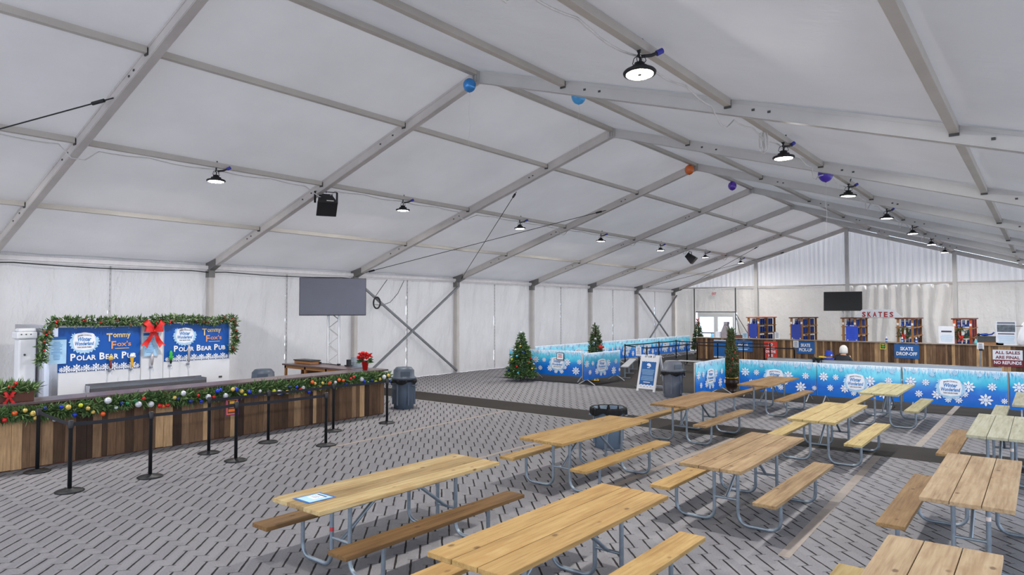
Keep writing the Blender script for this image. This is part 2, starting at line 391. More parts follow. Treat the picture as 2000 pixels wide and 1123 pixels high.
# far wall, with the door cut out
DX0, DX1, DZ = -8.47, -6.17, 2.34
mb = MB()
def far_panel(x0, x1, z0, z1, nu, nv, amp=1.0, gapped=False):
    sd = R.random()*90
    def P(u, v):
        x = x0+(x1-x0)*u; z = z0+(z1-z0)*v
        e = min(1, 14*u, 14*(1-u))
        f = .03*max(0, amp-1)*sin(x*12+4*noise.noise(V((x*.7, z*.35, sd))))*(.4+.6*(z-z0)/(z1-z0))+.05*noise.noise(V((x*1.9+sd, z*.25, 2)))+.05*sin(x*5.5+sd)*noise.noise(V((x*.4, z*.2, sd)))
        return V((x, Y1+.08+amp*f*e, z))
    grid(mb, P, nu, nv)
for x0, x1, a in ((-10.1, DX0-.15, .6), (DX1+.1, -4.85, .6), (-4.88, -2.4, .7), (-2.405, 0, 1.1), (-.02, 2.4, 2.6), (2.395, 4.8, 2.4), (4.78, 7.2, .6), (7.19, 10.1, .8)): far_panel(x0, x1, .02, 3.8, 48, 24, a)
far_panel(DX0-.15, DX1+.1, DZ, 3.8, 20, 14, .4)
struct(mb.build('wall_far', 'far wall fabric'))
mb = MB()
for x0, x1 in ((-10, -4.85), (-4.85, 0), (0, 4.85), (4.85, 10)):
    def P(u, v):
        x = x0+(x1-x0)*u; z1 = rz_(x)-.02; z = 3.86+(z1-3.86)*v
        return V((x, Y1+.06+.03*sin(x*24+2*noise.noise(V((x, z*.3, 2))))*(.35+.65*noise.noise(V((x*1.3, z*.3, 7))))+.02*noise.noise(V((x*.9, z*.6, 9))), z))
    grid(mb, P, 150, 10)
struct(mb.build('wall_gable', 'gable fabric'))

# aluminium frames: one structure object per bay line
M('beam grey', (196, 190, 186), .5, .08, .09, 1.6); M('bracket grey', (116, 114, 112), .55, .3); M('brace grey', (124, 126, 130), .45, .4); M('aluminium bright', (222, 222, 224), .35, .3, .04, 3); M('beam light', (196, 194, 192), .5, .1, .06, 1.6); M('valance', (226, 222, 222), .6, var=.06); M('purlin beige', (190, 184, 176), .5, .05, .07, 1.4)
nt = 0
def trim(): 
    global nt; nt += 1; return 'trim_%d' % nt
for i in range(-2, 7):
    y = i*B; yb = y+.13 if i < 6 else y-.02; ya = y if i < 6 else y-.15
    root = bpy.data.objects.new(trim(), None); COL.objects.link(root); struct(root); root.location = (0, y, 0)
    for sx in (-1, 1):
        d = .22
        x1 = W-.02
        mb = MB(); a, b = ya-y, yb-y
        mb.hexa([(0, a, HR-d-.02), (sx*x1, a, rz_(x1)-d-.02), (sx*x1, b, rz_(x1)-d-.02), (0, b, HR-d-.02), (0, a, HR-.02), (sx*x1, a, rz_(x1)-.02), (sx*x1, b, rz_(x1)-.02), (0, b, HR-.02)])
        for e in (.03, d-.035):   # flange lines of the extrusion
            mb.hexa([(0, a-.006, HR-.02-e-.02), (sx*x1, a-.006, rz_(x1)-.02-e-.02), (sx*x1, a, rz_(x1)-.02-e-.02), (0, a, HR-.02-e-.02), (0, a-.006, HR-.02-e), (sx*x1, a-.006, rz_(x1)-.02-e), (sx*x1, a, rz_(x1)-.02-e), (0, a, HR-.02-e)])
        mb.build('rafter', 'beam grey' if sx < 0 else 'beam light', root)
        if sx < 0 or i == 6:
            mb = MB(); mb.box(sx*W-.09, a, 0, sx*W+.09, b, HE-.15); mb.box(sx*W-.075, a-.012, .05, sx*W-.03, a, HE-.3); mb.build('post', 'beam grey', root)
            mb = MB(); zc = HE-.02
            pts = [(-.1, -.42), (.1, -.42), (.1, -.22), (.42, -.1), (.42, .09), (-.1, -.02)]
            vs = [(sx*(W-px), yy, zc+pz) for yy in (a-.02, b+.02) for px, pz in pts]; n = len(pts)
            mb.add(vs, [tuple(range(n)), tuple(range(2*n-1, n-1, -1))]+[(k, k+n, (k+1) % n+n, (k+1) % n) for k in range(n)])
            mb.build('bracket', 'bracket grey', root)
            mb = MB(); mb.box(sx*W-.16, a-.05, 0, sx*W+.16, b+.05, .03); mb.build('base_plate', 'steel', root)
    if i < 6:
        mb = MB(); mb.box(-.1, ya-y-.025, HR-.26, .1, ya-y, HR-.06); mb.tube([(-.04, ya-y-.04, HR-.24), (-.04, ya-y-.04, HR-.08)], .012, 6); mb.tube([(.04, ya-y-.04, HR-.24), (.04, ya-y-.04, HR-.08)], .012, 6)
        mb.build('ridge_joint', 'aluminium', root)
        mb = MB()
        for sx in (-1, 1):
            for f in (.1964, .4756, .7397):
                x = sx*W*f; mb.box(x-.05, ya-y-.02, rz_(x)-.16, x+.05, ya-y, rz_(x)-.05)
                for q in range(2): xx = x+sx*(.3+.25*q+.2*R.random()); mb.box(xx-.02, ya-y-.012, rz_(xx)-.15, xx+.02, ya-y, rz_(xx)-.12)
        mb.build('bolt_plate', 'dark bracket', root)
for f, nm in ((0, 'ridge'), (.1964, 'a'), (.4756, 'b'), (.7397, 'c'), (1, 'eave')):
    for sx in ((-1, 1) if f else (1,)):
        x = sx*W*f; z = rz_(x)-.03
        w_, h_ = (.1, .1) if f else (.12, .09)
        mb = MB()
        for i in range(-3, 6): mb.box(x-w_/2, i*B+.14, z-h_, x+w_/2, (i+1)*B-.005, z)
        if f == 1: mb.v = [(a, b, c-.08) for a, b, c in mb.v]
        struct(mb.build(trim(), 'valance' if f == 1 else 'purlin beige', bevel=.006))
# valance strip over the left wall panels, beams and columns of the far wall
M('valance', (226, 222, 222), .6, var=.06)
mb = MB()
for i in range(-3, 6): mb.box(-W-.02, i*B+.15, 3.6, -W+.0, (i+1)*B-.02, 3.74)
struct(mb.build(trim(), 'valance'))
mb = MB(); mb.box(-10, Y1-.1, 3.8, 10, Y1+.02, 3.9); struct(mb.build(trim(), 'beam grey'))
for x in (-4.85, 0, 4.82):
    mb = MB(); mb.box(x-.09, Y1-.2, 0, x+.09, Y1-.03, rz_(x)-.1); struct(mb.build(trim(), 'beam light'))
for x in (-8.64, -6.07):
    mb = MB(); mb.tube([(x, Y1-.12, 0), (x, Y1-.12, 3.82)], .035, 8)
    if x > -7: mb.tube([(x, Y1-.12, 2.3), (x+.95, Y1-.4, .9)], .02, 6); mb.tube([(x, Y1-.12, 2.2), (x+.6, Y1-.6, .3)], .02, 6)
    struct(mb.build(trim(), 'dark bracket'))
# double door
door = bpy.data.objects.new('door_1', None); COL.objects.link(door); struct(door); door.location = (DX0, Y1, 0)
dw = DX1-DX0; mb = MB()
mb.box(0, -.06, 2.2, dw, .06, 2.34); mb.box(0, -.06, 0, .12, .06, 2.2); mb.box(dw-.12, -.06, 0, dw, .06, 2.2); mb.box(dw/2-.12, -.05, 0, dw/2+.12, .05, 2.2)
for a, b in ((.12, dw/2-.12), (dw/2+.12, dw-.12)): mb.box(a, -.04, 0, b, .04, .25); mb.box(a, -.04, 2.08, b, .04, 2.2)
mb.build('door_frame', 'white paint', door)
for k, (a, b) in enumerate(((.12, dw/2-.12), (dw/2+.12, dw-.12))):
    MB().box(a, -.01, .25, b, .01, 2.08).build('pane', 'pane glass', door)
    MB().box(a, -.1, 1.08, b, -.05, 1.14).build('push_bar', 'dark bracket', door)
struct(MB().box(DX0-.1, Y1-.1, 2.36, DX1+.1, Y1-.04, 2.41).build(trim(), 'dark bracket'))

# X braces on the left wall
for nm, a in (('behind the trash bin and television', 5), ('in the farthest bay beside the door', 25)):
    t = thing('cross_brace', 'grey steel X brace on the left wall '+nm, 'brace', (-W+.14, a, 0), 0, 'wall X braces')
    MB().bar((0, .12, 3.42), (0, B-.05, .12), .07, .07).build('brace_bar', 'brace grey', t)
    MB().bar((.07, B-.05, 3.42), (.07, .18, .12), .07, .07).build('brace_bar', 'brace grey', t)
# tension cables under the roof
def roof_cable(p, q, label):
    mb = MB(); p, q = V(p), V(q); mb.tube([p, q], .011, 6); d = q-p
    for f in (.03, .97): mb.tube([p+d*(f-.012), p+d*(f+.012)], .03, 8)
    tag(mb.build('tension_cable', 'cable black'), label, 'cable', 'roof tension cables')
for y, nm in ((5, 'second bay, over the television'), (-10, 'nearest left corner of the roof'), (25, 'last bay before the far wall')):
    x0, x1 = -W+.35, -W*.31
    roof_cable((x0, y+.2, rz_(x0)-.2), (x1, y+B-.02, rz_(x1)-.2), 'thin black tension cable rising away from the eave, '+nm)
    roof_cable((x0, y+B-.05, rz_(x0)-.26), (x1, y+.16, rz_(x1)-.26), 'thin black tension cable rising toward the viewer, '+nm)

# ------------------------------------------------------------------ LED pendant lamps along the third purlin on each side
def lamp(x, y, label, tilt, yaw=0):
    t = thing('pendant_light', label, 'lamp', (x, y, 5.1), 0, 'LED pendant lights under the roof'); t.rotation_euler = (tilt*.5 if tilt < .15 else -.06, tilt if tilt < .15 else -.05, R.random()*.4)
    MB().lathe([(.155, -.012), (.178, -.005), (.182, .012), (.17, .026), (.10, .035), (.095, .075), (.06, .085), (.055, .12)], n=32).build('housing', 'black metal', t)
    MB().lathe([(.001, -.012), (.15, -.012)], n=32, cap=False).build('diffuser', 'lamp diffuser', t)
    df = [o for o in COL.objects if o.parent == t][-1]
    MB().lathe([(.001, -.02), (.02, -.02), (.02, -.012)], n=12, cap=False).build('sensor', 'black metal', df)
    zt = rz_(x)-5.1-.12
    mb = MB(); mb.tube([(0, 0, .11), (.012, 0, .17), (-.012, 0, .2), (0, 0, .24)], .012, 6); mb.tube([(0, 0, .23), (-.05, .02, zt+.06)], .012, 6); mb.tube([(0, 0, .23), (.05, -.01, zt+.12)], .012, 6)
    mb.build('hanger', 'black metal', t)
    mb = MB()
    for k in range(4):
        a = k*1.6; mb.tube([(0, 0, .22), (.06*cos(a), .06*sin(a), .19), (.08*cos(a), .08*sin(a), .13), (.04*cos(a), .04*sin(a), .09)], .005, 5)
    mb.build('cord', 'cable black', t)
    mb = MB(); mb.tube([(.02, .02, .2), (.1, .1, .22), (.15, .16, .26)], .02, 8); mb.build('plug', 'black plastic', t)
    mb = MB(); mb.tube([(.14, .15, .25), (.19, .2, .29)], .032, 8); mb.build('connector', 'connector blue', t)
    l = bpy.data.lights.new('led', 'AREA'); l.shape = 'DISK'; l.size = .3; l.energy = LED; l.color = (1, .97, .92)
    lo = bpy.data.objects.new('led', l); COL.objects.link(lo); lo.parent = t; lo.location = (0, 0, -.03)
LED = 120
ordn = ['nearest', 'second', 'third', 'fourth', 'fifth', 'sixth', 'farthest']
for sx in (-1, 1):
    for k in range(-2, 7):
        y = [-12.5, -7.5, -2.5, 2.5, 7.45, 12.4, 17.4, 22.3, 27.2][k+2] if sx < 0 else [-12.5, -7.5, -2.63, 2.55, 7.35, 12.1, 16.9, 21.7, 26.3][k+2]
        nm = ordn[k] if k >= 0 else ['first behind the viewer', 'just behind the viewer'][k+2-0 if k == -2 else 1]
        lamp(sx*4.78, y, 'black LED pendant light, %s along the %s roof slope' % (nm, 'left' if sx < 0 else 'right'), .1*(R.random()-.5) if (sx, k) != (1, 0) else .16)

# ------------------------------------------------------------------ picnic tables
wood('lumber pale', (204, 178, 128), (222, 200, 152), (166, 134, 88)); wood('lumber golden', (192, 156, 98), (210, 176, 118), (156, 118, 68)); wood('lumber brown', (164, 130, 88), (186, 152, 108), (128, 96, 62))
wood('lumber weathered', (176, 146, 106), (198, 170, 130), (130, 100, 68)); wood('lumber yellow', (198, 174, 118), (214, 192, 138), (162, 136, 84)); wood('lumber tan', (198, 170, 134), (216, 190, 154), (160, 128, 94))
wood('lumber green', (196, 188, 142), (212, 204, 164), (164, 152, 106)); wood('lumber grey', (200, 196, 170), (216, 214, 194), (168, 162, 134), .3); wood('lumber dark', (146, 112, 70), (172, 136, 90), (108, 80, 50))
M('sticker', (226, 206, 196), .6); M('sticker red', (190, 66, 70), .6)
def arc(c, r, a0, a1, y, n=5): return [(c[0]+r*cos(a0+(a1-a0)*k/n), y, c[1]+r*sin(a0+(a1-a0)*k/n)) for k in range(n+1)]
def picnic(x, y, top, sl, sr, label, stick=None, tones=(.4, .5, .6)):
    t = thing('picnic_table', label, 'table', (x, y, 0), 0, 'picnic tables on the paving')
    mb = MB()
    for i in range(3):
        a = -.362+.243*i; d = .012*(R.random()-.5); mb.box(a, -1.22+d, .712, a+.237, 1.22+d, .752, 0, tones[i])
    mb.build('tabletop', top, t, bevel=.005)
    mb = MB()
    for yy in (-.72, 0, .72): mb.box(-.33, yy-.03, .69, .33, yy+.03, .712)
    mb.build('cleat', 'galvanised tube', t)
    for sx, m in ((-1, sl), (1, sr)):
        MB().box(sx*.6-.125, -1.22+.01*R.random(), .405, sx*.6+.125, 1.22, .445, 0, R.random()).build('seat', m, t, bevel=.005)
    for ye in (-.72, .72):
        for sx in (-1, 1):
            pts = [(sx*.62, ye, .405), (sx*.62, ye, .16)]+[(sx*p[0], p[1], p[2]) for p in arc((.5, .145), .12, 0, -pi/2, ye)[1:]]+[(sx*p[0], p[1], p[2]) for p in arc((.26, .145), .12, -pi/2, -pi, ye)]+[(sx*.14, ye, .2), (sx*.14, ye, .70)]
            MB().tube(pts, .021, 10).build('leg', 'galvanised tube', t)
        MB().tube([(-.14, ye, .3), (.14, ye, .3)], .016, 8).build('crossbar', 'galvanised tube', t)
        s = 1 if ye > 0 else -1
        MB().tube([(0, ye, .3), (0, ye-s*.05, .33), (0, s*.2, .68), (0, s*.12, .70)], .019, 8).build('brace', 'galvanised tube', t)
    if stick:
        MB().tube([(stick[0]*.14, -.72, stick[1]), (stick[0]*.14, -.72, stick[1]+.04)], .0225, 10).build('sticker', stick[2], t)
    return t
PT = [
 (2.9, -4.43, 'lumber pale', 'lumber dark', 'lumber dark', 'pale wooden picnic table with a blue notice on its near end', (-1, .36, 'sticker red'), (.55, .02, .6)),
 (5.03, -4.5, 'lumber golden', 'lumber golden', 'lumber golden', 'golden wooden picnic table nearest the viewer, front row, bottom centre', None, (.5, .55, .45)),
 (7.57, -4.42, 'lumber tan', 'lumber yellow', 'lumber tan', 'tan wooden picnic table cut off by the bottom right corner', None, (.45, .55, .6)),
 (2.88, -.68, 'lumber golden', 'lumber golden', 'lumber golden', 'golden picnic table standing in front of the open trash bin', (-1, .6, 'sticker'), (.45, .5, .5)),
 (5.24, -.72, 'lumber weathered', 'lumber golden', 'lumber weathered', 'worn brown picnic table with dark stains, behind the golden front one', None, (.3, .5, .55)),
 (7.6, -.62, 'lumber tan', 'lumber brown', 'lumber tan', 'tan picnic table at right with wide dark gaps and a brown left bench', (1, .5, 'sticker'), (.5, .6, .55)),
 (2.76, 3.45, 'lumber brown', 'lumber golden', 'lumber weathered', 'brown picnic table in front of the tan lidded trash bin and snowflake barrier', None, (.4, .5, .45)),
 (5.27, 3.3, 'lumber yellow', 'lumber yellow', 'lumber yellow', 'yellowish picnic table straddling the dark strip of asphalt', None, (.6, .7, .5)),
 (7.66, 3.4, 'lumber grey', 'lumber brown', 'lumber grey', 'whitish green picnic table at the right edge, third row', (1, .5, 'sticker'), (.55, .6, .65)),
 (2.86, 7.7, 'lumber brown', 'lumber brown', 'lumber brown', 'brown picnic table beside the potted pencil tree, farthest row', (1, .58, 'sticker'), (.6, .6, .6)),
 (5.44, 7.75, 'lumber green', 'lumber yellow', 'lumber green', 'pale greenish picnic table against the snowflake barriers, farthest row', (-1, .58, 'sticker'), (.5, .55, .5)),
 (8.06, 7.5, 'lumber grey', 'lumber grey', 'lumber grey', 'pale grey picnic table barely entering at the right edge, farthest row', None, (.4, .45, .5))]
PT[6] = PT[6][:5] + ('brown picnic table in front of the grey lidded trash bin and turned barrier',) + PT[6][6:]
for p in PT: picnic(*p)
mb = MB(); X, Y, N_ = V((1, 0, 0)), V((.06, 1, 0)).normalized(), None
mb.slab((0, 0, .003), X, Y, .25, .29, .003, 0); mb.quad((.004, .0, .0042), X, Y, .215, .24, 1); mb.quad((-.01, .02, .0046), X, Y, .12, .11, 2)
lines(mb, (0, .085, .005), X, Y, .14, 1, .02, .018, 3, 0); lines(mb, (-.01, .05, .005), X, Y, .1, 5, .014, .004, 3)
tag(mb.build('notice_card', ['sign blue', 'print pale blue', 'print white', 'ink dark'], None, (2.86, -5.42, .7525)), 'light blue notice with dark blue border taped on a picnic table', 'notice')

# ------------------------------------------------------------------ retractable belt stanchions
def stanchion(x, y, label, to=None, group='belt posts in front of the bar', to2=None, paper=False):
    t = thing('stanchion', label, 'stanchion', (x, y, 0), 0, group)
    MB().lathe([(.175, 0), (.18, .012), (.15, .026), (.05, .034), (.04, .045)], n=28).build('base', 'black metal', t)
    MB().lathe([(.027, .03), (.027, .86), (.034, .865)], n=14).build('pole', 'black metal', t)
    bh = MB().lathe([(.034, .862), (.036, .875), (.036, .965), (.03, .975)], n=14).build('belt_head', 'black plastic', t)
    for q in (to, to2):
        if q is None: continue
        d = V((q[0]-x, q[1]-y, 0)); L = d.length; d.normalize(); mb = MB(); n = d.cross(V((0, 0, 1)))*.002
        for k in range(6):
            a, b = d*(.034+(L-.07)*k/6), d*(.034+(L-.07)*(k+1)/6); s0, s1 = -.012*sin(pi*k/6), -.012*sin(pi*(k+1)/6)
            mb.add([a-n+V((0, 0, .895+s0)), b-n+V((0, 0, .895+s1)), b+n+V((0, 0, .895+s1)), a+n+V((0, 0, .895+s0)), a-n+V((0, 0, .945+s0)), b-n+V((0, 0, .945+s1)), b+n+V((0, 0, .945+s1)), a+n+V((0, 0, .945+s0))], MB.BF)
        mb.build('belt', 'black belt', bh)
    if paper:
        mb = MB(); mb.slab((0, -.03, 1.16), (1, 0, 0), (0, 0, 1), .23, .3, .006, 0); lines(mb, (0, -.0312, 1.27), (1, 0, 0), (0, 0, 1), .17, 8, .028, .01, 1, .4); mb.build('sign_sheet', ['paper', 'ink dark'], t, rz=-.25)
        MB().tube([(0, 0, .97), (0, -.02, 1.02)], .01, 6).build('sign_clip', 'black metal', t)
    return t
o_ = [(-2.34, -5.75), (-2.3, -4.71), (-2.32, -3.35), (-2.21, -1.66)]; i_ = [(-4.0, -5.66), (-3.25, -3.34), (-3.3, -2.17), (-3.31, -.69), (-3.2, .65)]
stanchion(*o_[0], 'black belt post at the outer left corner of the bar queue', o_[1])
stanchion(*o_[1], 'second black belt post from the left in the outer queue row', o_[2])
stanchion(*o_[2], 'black belt post in the outer row, in front of the orange poster', o_[3])
stanchion(*o_[3], 'last black belt post at the right end of the outer row')
stanchion(*i_[0], 'black belt post closest to the bar counter at far left', o_[0])
stanchion(*i_[1], 'first black belt post of the inner row, left of the orange poster', i_[2])
stanchion(*i_[2], 'second black belt post of the inner row along the bar', i_[3])
stanchion(*i_[3], 'third black belt post of the inner row along the bar', i_[4])
stanchion(*i_[4], 'black belt post at the right end of the bar, beside the trash bin')

# ------------------------------------------------------------------ the bar
BA, BANG = (-4.36, -6.04), radians(90-.6)
def Hb(s): return 1.05+.003*s
bar = thing('bar_counter', 'long bar counter faced in mixed reclaimed planks with a brown top', 'counter', (BA[0], BA[1], 0), BANG)
mb = MB(); s = -2.4
while s < 7.5:
    w = R.choice((.085, .1, .12, .14, .16)); e = min(s+w, 7.53); j = .008*R.random()
    tn = R.choice((.05, .15, .25, .3, .4, .45, .5, .5, .6, .7, .8, 1))
    h0, h1 = Hb(s)-.04, Hb(e)-.04; b0 = .01+.02*R.random()
    mb.hexa([(s+.002, -j, b0), (e-.002, -j, b0), (e-.002, .03, b0), (s+.002, .03, b0), (s+.002, -j, h0), (e-.002, -j, h1), (e-.002, .03, h1), (s+.002, .03, h0)], 0, tn); s = e
mb.build('front_panel', 'reclaimed plank', bar)
mb = MB(); mb.hexa([(-2.4, .03, 0), (7.5, .03, 0), (7.5, .06, 0), (-2.4, .06, 0), (-2.4, .03, Hb(-2.4)-.04), (7.5, .03, Hb(7.5)-.04), (7.5, .06, Hb(7.5)-.04), (-2.4, .06, Hb(-2.4)-.04)])
for s in (-2.3, -.5, 1.3, 3.1, 4.9, 6.3, 7.4): mb.box(s, .06, 0, s+.06, .5, Hb(s)-.04)
mb.build('frame', 'dark wood', bar)
mb = MB(); y = .03
for k in range(4): mb.box(7.51, .03+.125*k, .02, 7.535, .03+.125*k+.122, Hb(6.6)-.04, 0, R.random())
mb.build('end_panel', 'reclaimed plank', bar)
MB().hexa([(-2.45, -.07, Hb(-2.4)-.04), (7.6, -.07, Hb(7.6)-.04), (7.6, .55, Hb(7.6)-.04), (-2.45, .55, Hb(-2.4)-.04), (-2.45, -.07, Hb(-2.4)), (7.6, -.07, Hb(7.6)), (7.6, .55, Hb(7.6)), (-2.45, .55, Hb(-2.4))]).build('countertop', 'counter top brown', bar, bevel=.006)

# garlands: needle tufts round a sagging core, glass balls wired in
def leaf(mb, p, d, L, w, tone, mi=0):
    d = V(d).normalized(); a = d.cross(V((R.uniform(-1, 1), R.uniform(-1, 1), R.uniform(-1, 1)))).normalized()*w; p = V(p)
    mb.add([p, p+d*L*.5+a, p+d*L, p+d*L*.5-a], [(0, 1, 2, 3)], mi, False, tone)
def tuft(mb, p, d, n, L, w, t0=.1, t1=.8):
    d = V(d).normalized()
    for k in range(n): leaf(mb, V(p)+d*L*.6*R.random(), d+V((R.gauss(0, .6), R.gauss(0, .6), R.gauss(0, .6))), L*R.uniform(.5, 1), w, R.uniform(t0, t1))
for nm, c in (('red', (196, 34, 30)), ('orange', (222, 92, 40)), ('gold', (212, 182, 96)), ('silver', (206, 206, 214)), ('blue', (20, 54, 186)), ('lime', (190, 196, 50)), ('green', (30, 120, 70)), ('navy', (26, 50, 110)), ('aqua', (70, 160, 190))):
    M('ball '+nm, c, .22, .25, .04, 4, spec=.7)
BALL = {}
def ornament(parent, p, r, col, name='ornament'):
    if col not in BALL:
        o = MB().ball((0, 0, 0), 1, 14).add([], []).build('ornament', 'ball '+col); BALL[col] = o.data
        bpy.data.objects.remove(o)
    o = bpy.data.objects.new(name, BALL[col]); COL.objects.link(o); o.parent = parent; o.location = p; o.scale = (r, r, r); return o
g = thing('garland', 'long green pine garland with coloured glass balls along the bar front', 'garland', (BA[0], BA[1], 0), BANG)
mb = MB(); s = -2.2; core = []
def gz(s): return Hb(s)-.13-.05*abs(sin(s*1.35+.5))
while s < 7.6:
    core.append((s, -.085, gz(s)))
    for k in range(16):
        a = R.uniform(0, 2*pi); d = V((R.gauss(0, .7), cos(a), sin(a)))
        if d.y > .3: d.y *= -.6
        tuft(mb, (s+R.uniform(-.03, .03), -.085, gz(s)), d, 3, .15, .011, .1, .95)
    s += .045
mb.tube(core, .03, 6, 0, False, .1)
mb.build('foliage', 'foliage', g)
cols = ['red', 'orange', 'gold', 'gold', 'silver', 'silver', 'blue', 'blue', 'lime', 'green', 'navy', 'gold', 'orange']
for k in range(98):
    s = -2.1+9.7*(k+R.uniform(.1, .9))/98; big = R.random() < .13
    ornament(g, (s, -.19-.025*R.random(), gz(s)+R.uniform(-.14, .09)), R.uniform(.05, .058) if big else R.uniform(.03, .046), 'silver' if big else R.choice(cols))

# orange framed poster on the planks
mb = MB(); X, Y = (1, 0, 0), (0, 0, 1)
M('poster purple', (112, 36, 140), .5); M('poster orange', (240, 118, 36), .5); M('poster brown', (96, 44, 22), .5); M('poster yellow', (236, 180, 60), .5)
mb.slab((0, 0, 0), X, Y, .27, .34, .008, 0); mb.quad((0, -.002, 0), X, Y, .225, .3, 1); mb.quad((0, -.004, 0), X, Y, .18, .25, 2)
mb.quad((0, -.006, .085), X, Y, .1, .05, 3); mb.quad((0, -.006, .03), X, Y, .14, .022, 1); mb.quad((0, -.006, -.01), X, Y, .11, .018, 1); mb.quad((0, -.006, -.07), X, Y, .15, .05, 1)
tag(mb.build('poster', ['poster purple', 'poster orange', 'poster brown', 'poster yellow'], None, (BA[0]+3.69*cos(BANG)+.014*sin(BANG), BA[1]+3.69*sin(BANG)-.014*cos(BANG), .6), BANG), 'small orange and purple poster on the bar planks', 'poster')

# planter on the left end of the counter
pl = thing('planter_box', 'wooden planter of evergreens with a red bow on the bar counter', 'planter', (BA[0]+.12*cos(BANG)-.2*sin(BANG), BA[1]+.12*sin(BANG)+.2*cos(BANG), Hb(.1)+.003), BANG)
mb = MB(); mb.box(-.42, -.11, 0, .32, -.09, .16); mb.box(-.42, .09, 0, .32, .11, .16); mb.box(-.42, -.09, 0, -.4, .09, .16); mb.box(.3, -.09, 0, .32, .09, .16); mb.box(-.4, -.09, 0, .3, .09, .13)
mb.build('box', 'dark wood', pl)
mb = MB()
for k in range(260): tuft(mb, (R.uniform(-.4, .3), R.uniform(-.08, .08), .14), (R.gauss(0, .8), R.gauss(0, .5), R.uniform(.3, 1)), 4, .2, .013, .2, 1)
mb.build('foliage', 'foliage', pl)
def bow(mb, O, X, Y, s):
    """two loops, knot and two tails of wide ribbon"""
    O, X, Y = V(O), V(X), V(Y); N = X.cross(Y)
    for sx in (-1, 1):
        for q, (ax, ay) in enumerate(((.55, .62), (.72, .2))):
            n = 12; vs = []
            for k in range(n+1):
                a = 2*pi*k/n; L = s*(1-.25*q); c = O+X*(sx*ax*L*(1-cos(a))*.5)+Y*(ay*L*(1-cos(a))*.5)+N*(s*(.14+.22*sin(a)+.05*q))
                wv = (X*(sx*-ay)+Y*ax).normalized()*s*.2*(.35+.65*(1-cos(a))*.5)
                vs += [c-wv, c+wv]
            mb.add(vs, [(2*k, 2*k+2, 2*k+3, 2*k+1) for k in range(n)], 0, True)
        n = 6; vs = []
        for k in range(n+1):
            f = k/n; c = O+X*(sx*s*(.06+.5*f))-Y*(s*(1.1*f+.08*sin(f*5)))+N*(s*(.12+.05*sin(f*7)))
            wv = (X*.9+Y*.35*sx).normalized()*s*(.1+.1*f); vs += [c-wv, c+wv]
        b = vs[-2:]; mid = (b[0]+b[1])/2+Y*s*.15
        mb.add(vs+[mid], [(2*k, 2*k+2, 2*k+3, 2*k+1) for k in range(n-1)]+[(2*n-2, 2*n, 2*n+2), (2*n-2, 2*n+2, 2*n-1), (2*n-1, 2*n+2, 2*n+1)], 0, True)
    mb.ball(O+N*s*.2, s*.13, 10)
    return mb
bow(MB(), (-.02, -.14, .1), (1, 0, 0), (0, 0, 1), .12).build('bow', 'ribbon red', pl)
for p_ in ((.04, -.1, .25), (.08, -.1, .29), (0, -.08, .24)): ornament(pl, p_, .033, 'red', 'berry')

# ------------------------------------------------------------------ beer trailer behind the bar
TX = -7.5
M('trailer white', (222, 222, 226), .35, var=.04, scale=2); M('brushed steel', (196, 198, 206), .25, .85, .1, 3, stretch=(1, 1, .1)); 
tr = thing('beer_trailer', 'white draught beer trailer with steel corner behind the bar', 'trailer', (TX, -4.35, 0))
mb = MB(); L = 3.66; n = 8
prof = [(0, 0)]+[]
mb.box(-1.9, 0, .3, 0, L, 2.2); mb.box(-1.6, .4, .05, -.2, 3.2, .3)
mb.build('body', 'trailer white', tr, bevel=.02)
mb = MB(); pts = [(-1.9, -.0), (-1.9, -.25), (-.25, -.25)]+[(-.25+.25*sin(a), -.25*cos(a)) for a in [k*pi/16 for k in range(9)]]
vs = [(x, y, z) for z in (.3, 2.19) for x, y in pts]; k = len(pts)
mb.add(vs, [tuple(reversed(range(k))), tuple(range(k, 2*k))]+[(i, (i+1) % k, (i+1) % k+k, i+k) for i in range(k)])
mb.build('steel_corner', 'brushed steel', tr)
mb = MB(); mb.box(.0, .5, .78, .26, 2.95, .80); mb.box(.0, .5, .80, .01, 2.95, .95); mb.box(.25, .5, .8, .26, 2.95, .87); mb.box(.0, .5, .8, .26, .51, .92); mb.box(.0, 2.94, .8, .26, 2.95, .92)
for k in range(60): mb.box(.012, .52+k*.04, .835, .248, .535+k*.04, .84)
mb.build('drip_tray', 'steel', tr)
mb = MB(); mb.box(0, 3.38, .86, .012, 3.46, .9); mb.build('latch', 'dark bracket', tr)
mb = MB(); mb.box(0, 2.06, .9, .004, 2.07, 2.2); mb.box(0, 1.58, .9, .004, 1.59, 2.2); mb.build('panel_seam', 'trailer seam', tr)
M('tap brown', (110, 30, 26), .35); M('tap yellow', (236, 178, 40), .35); M('tap green', (40, 170, 50), .4); M('tap grey', (176, 168, 170), .3, .4)
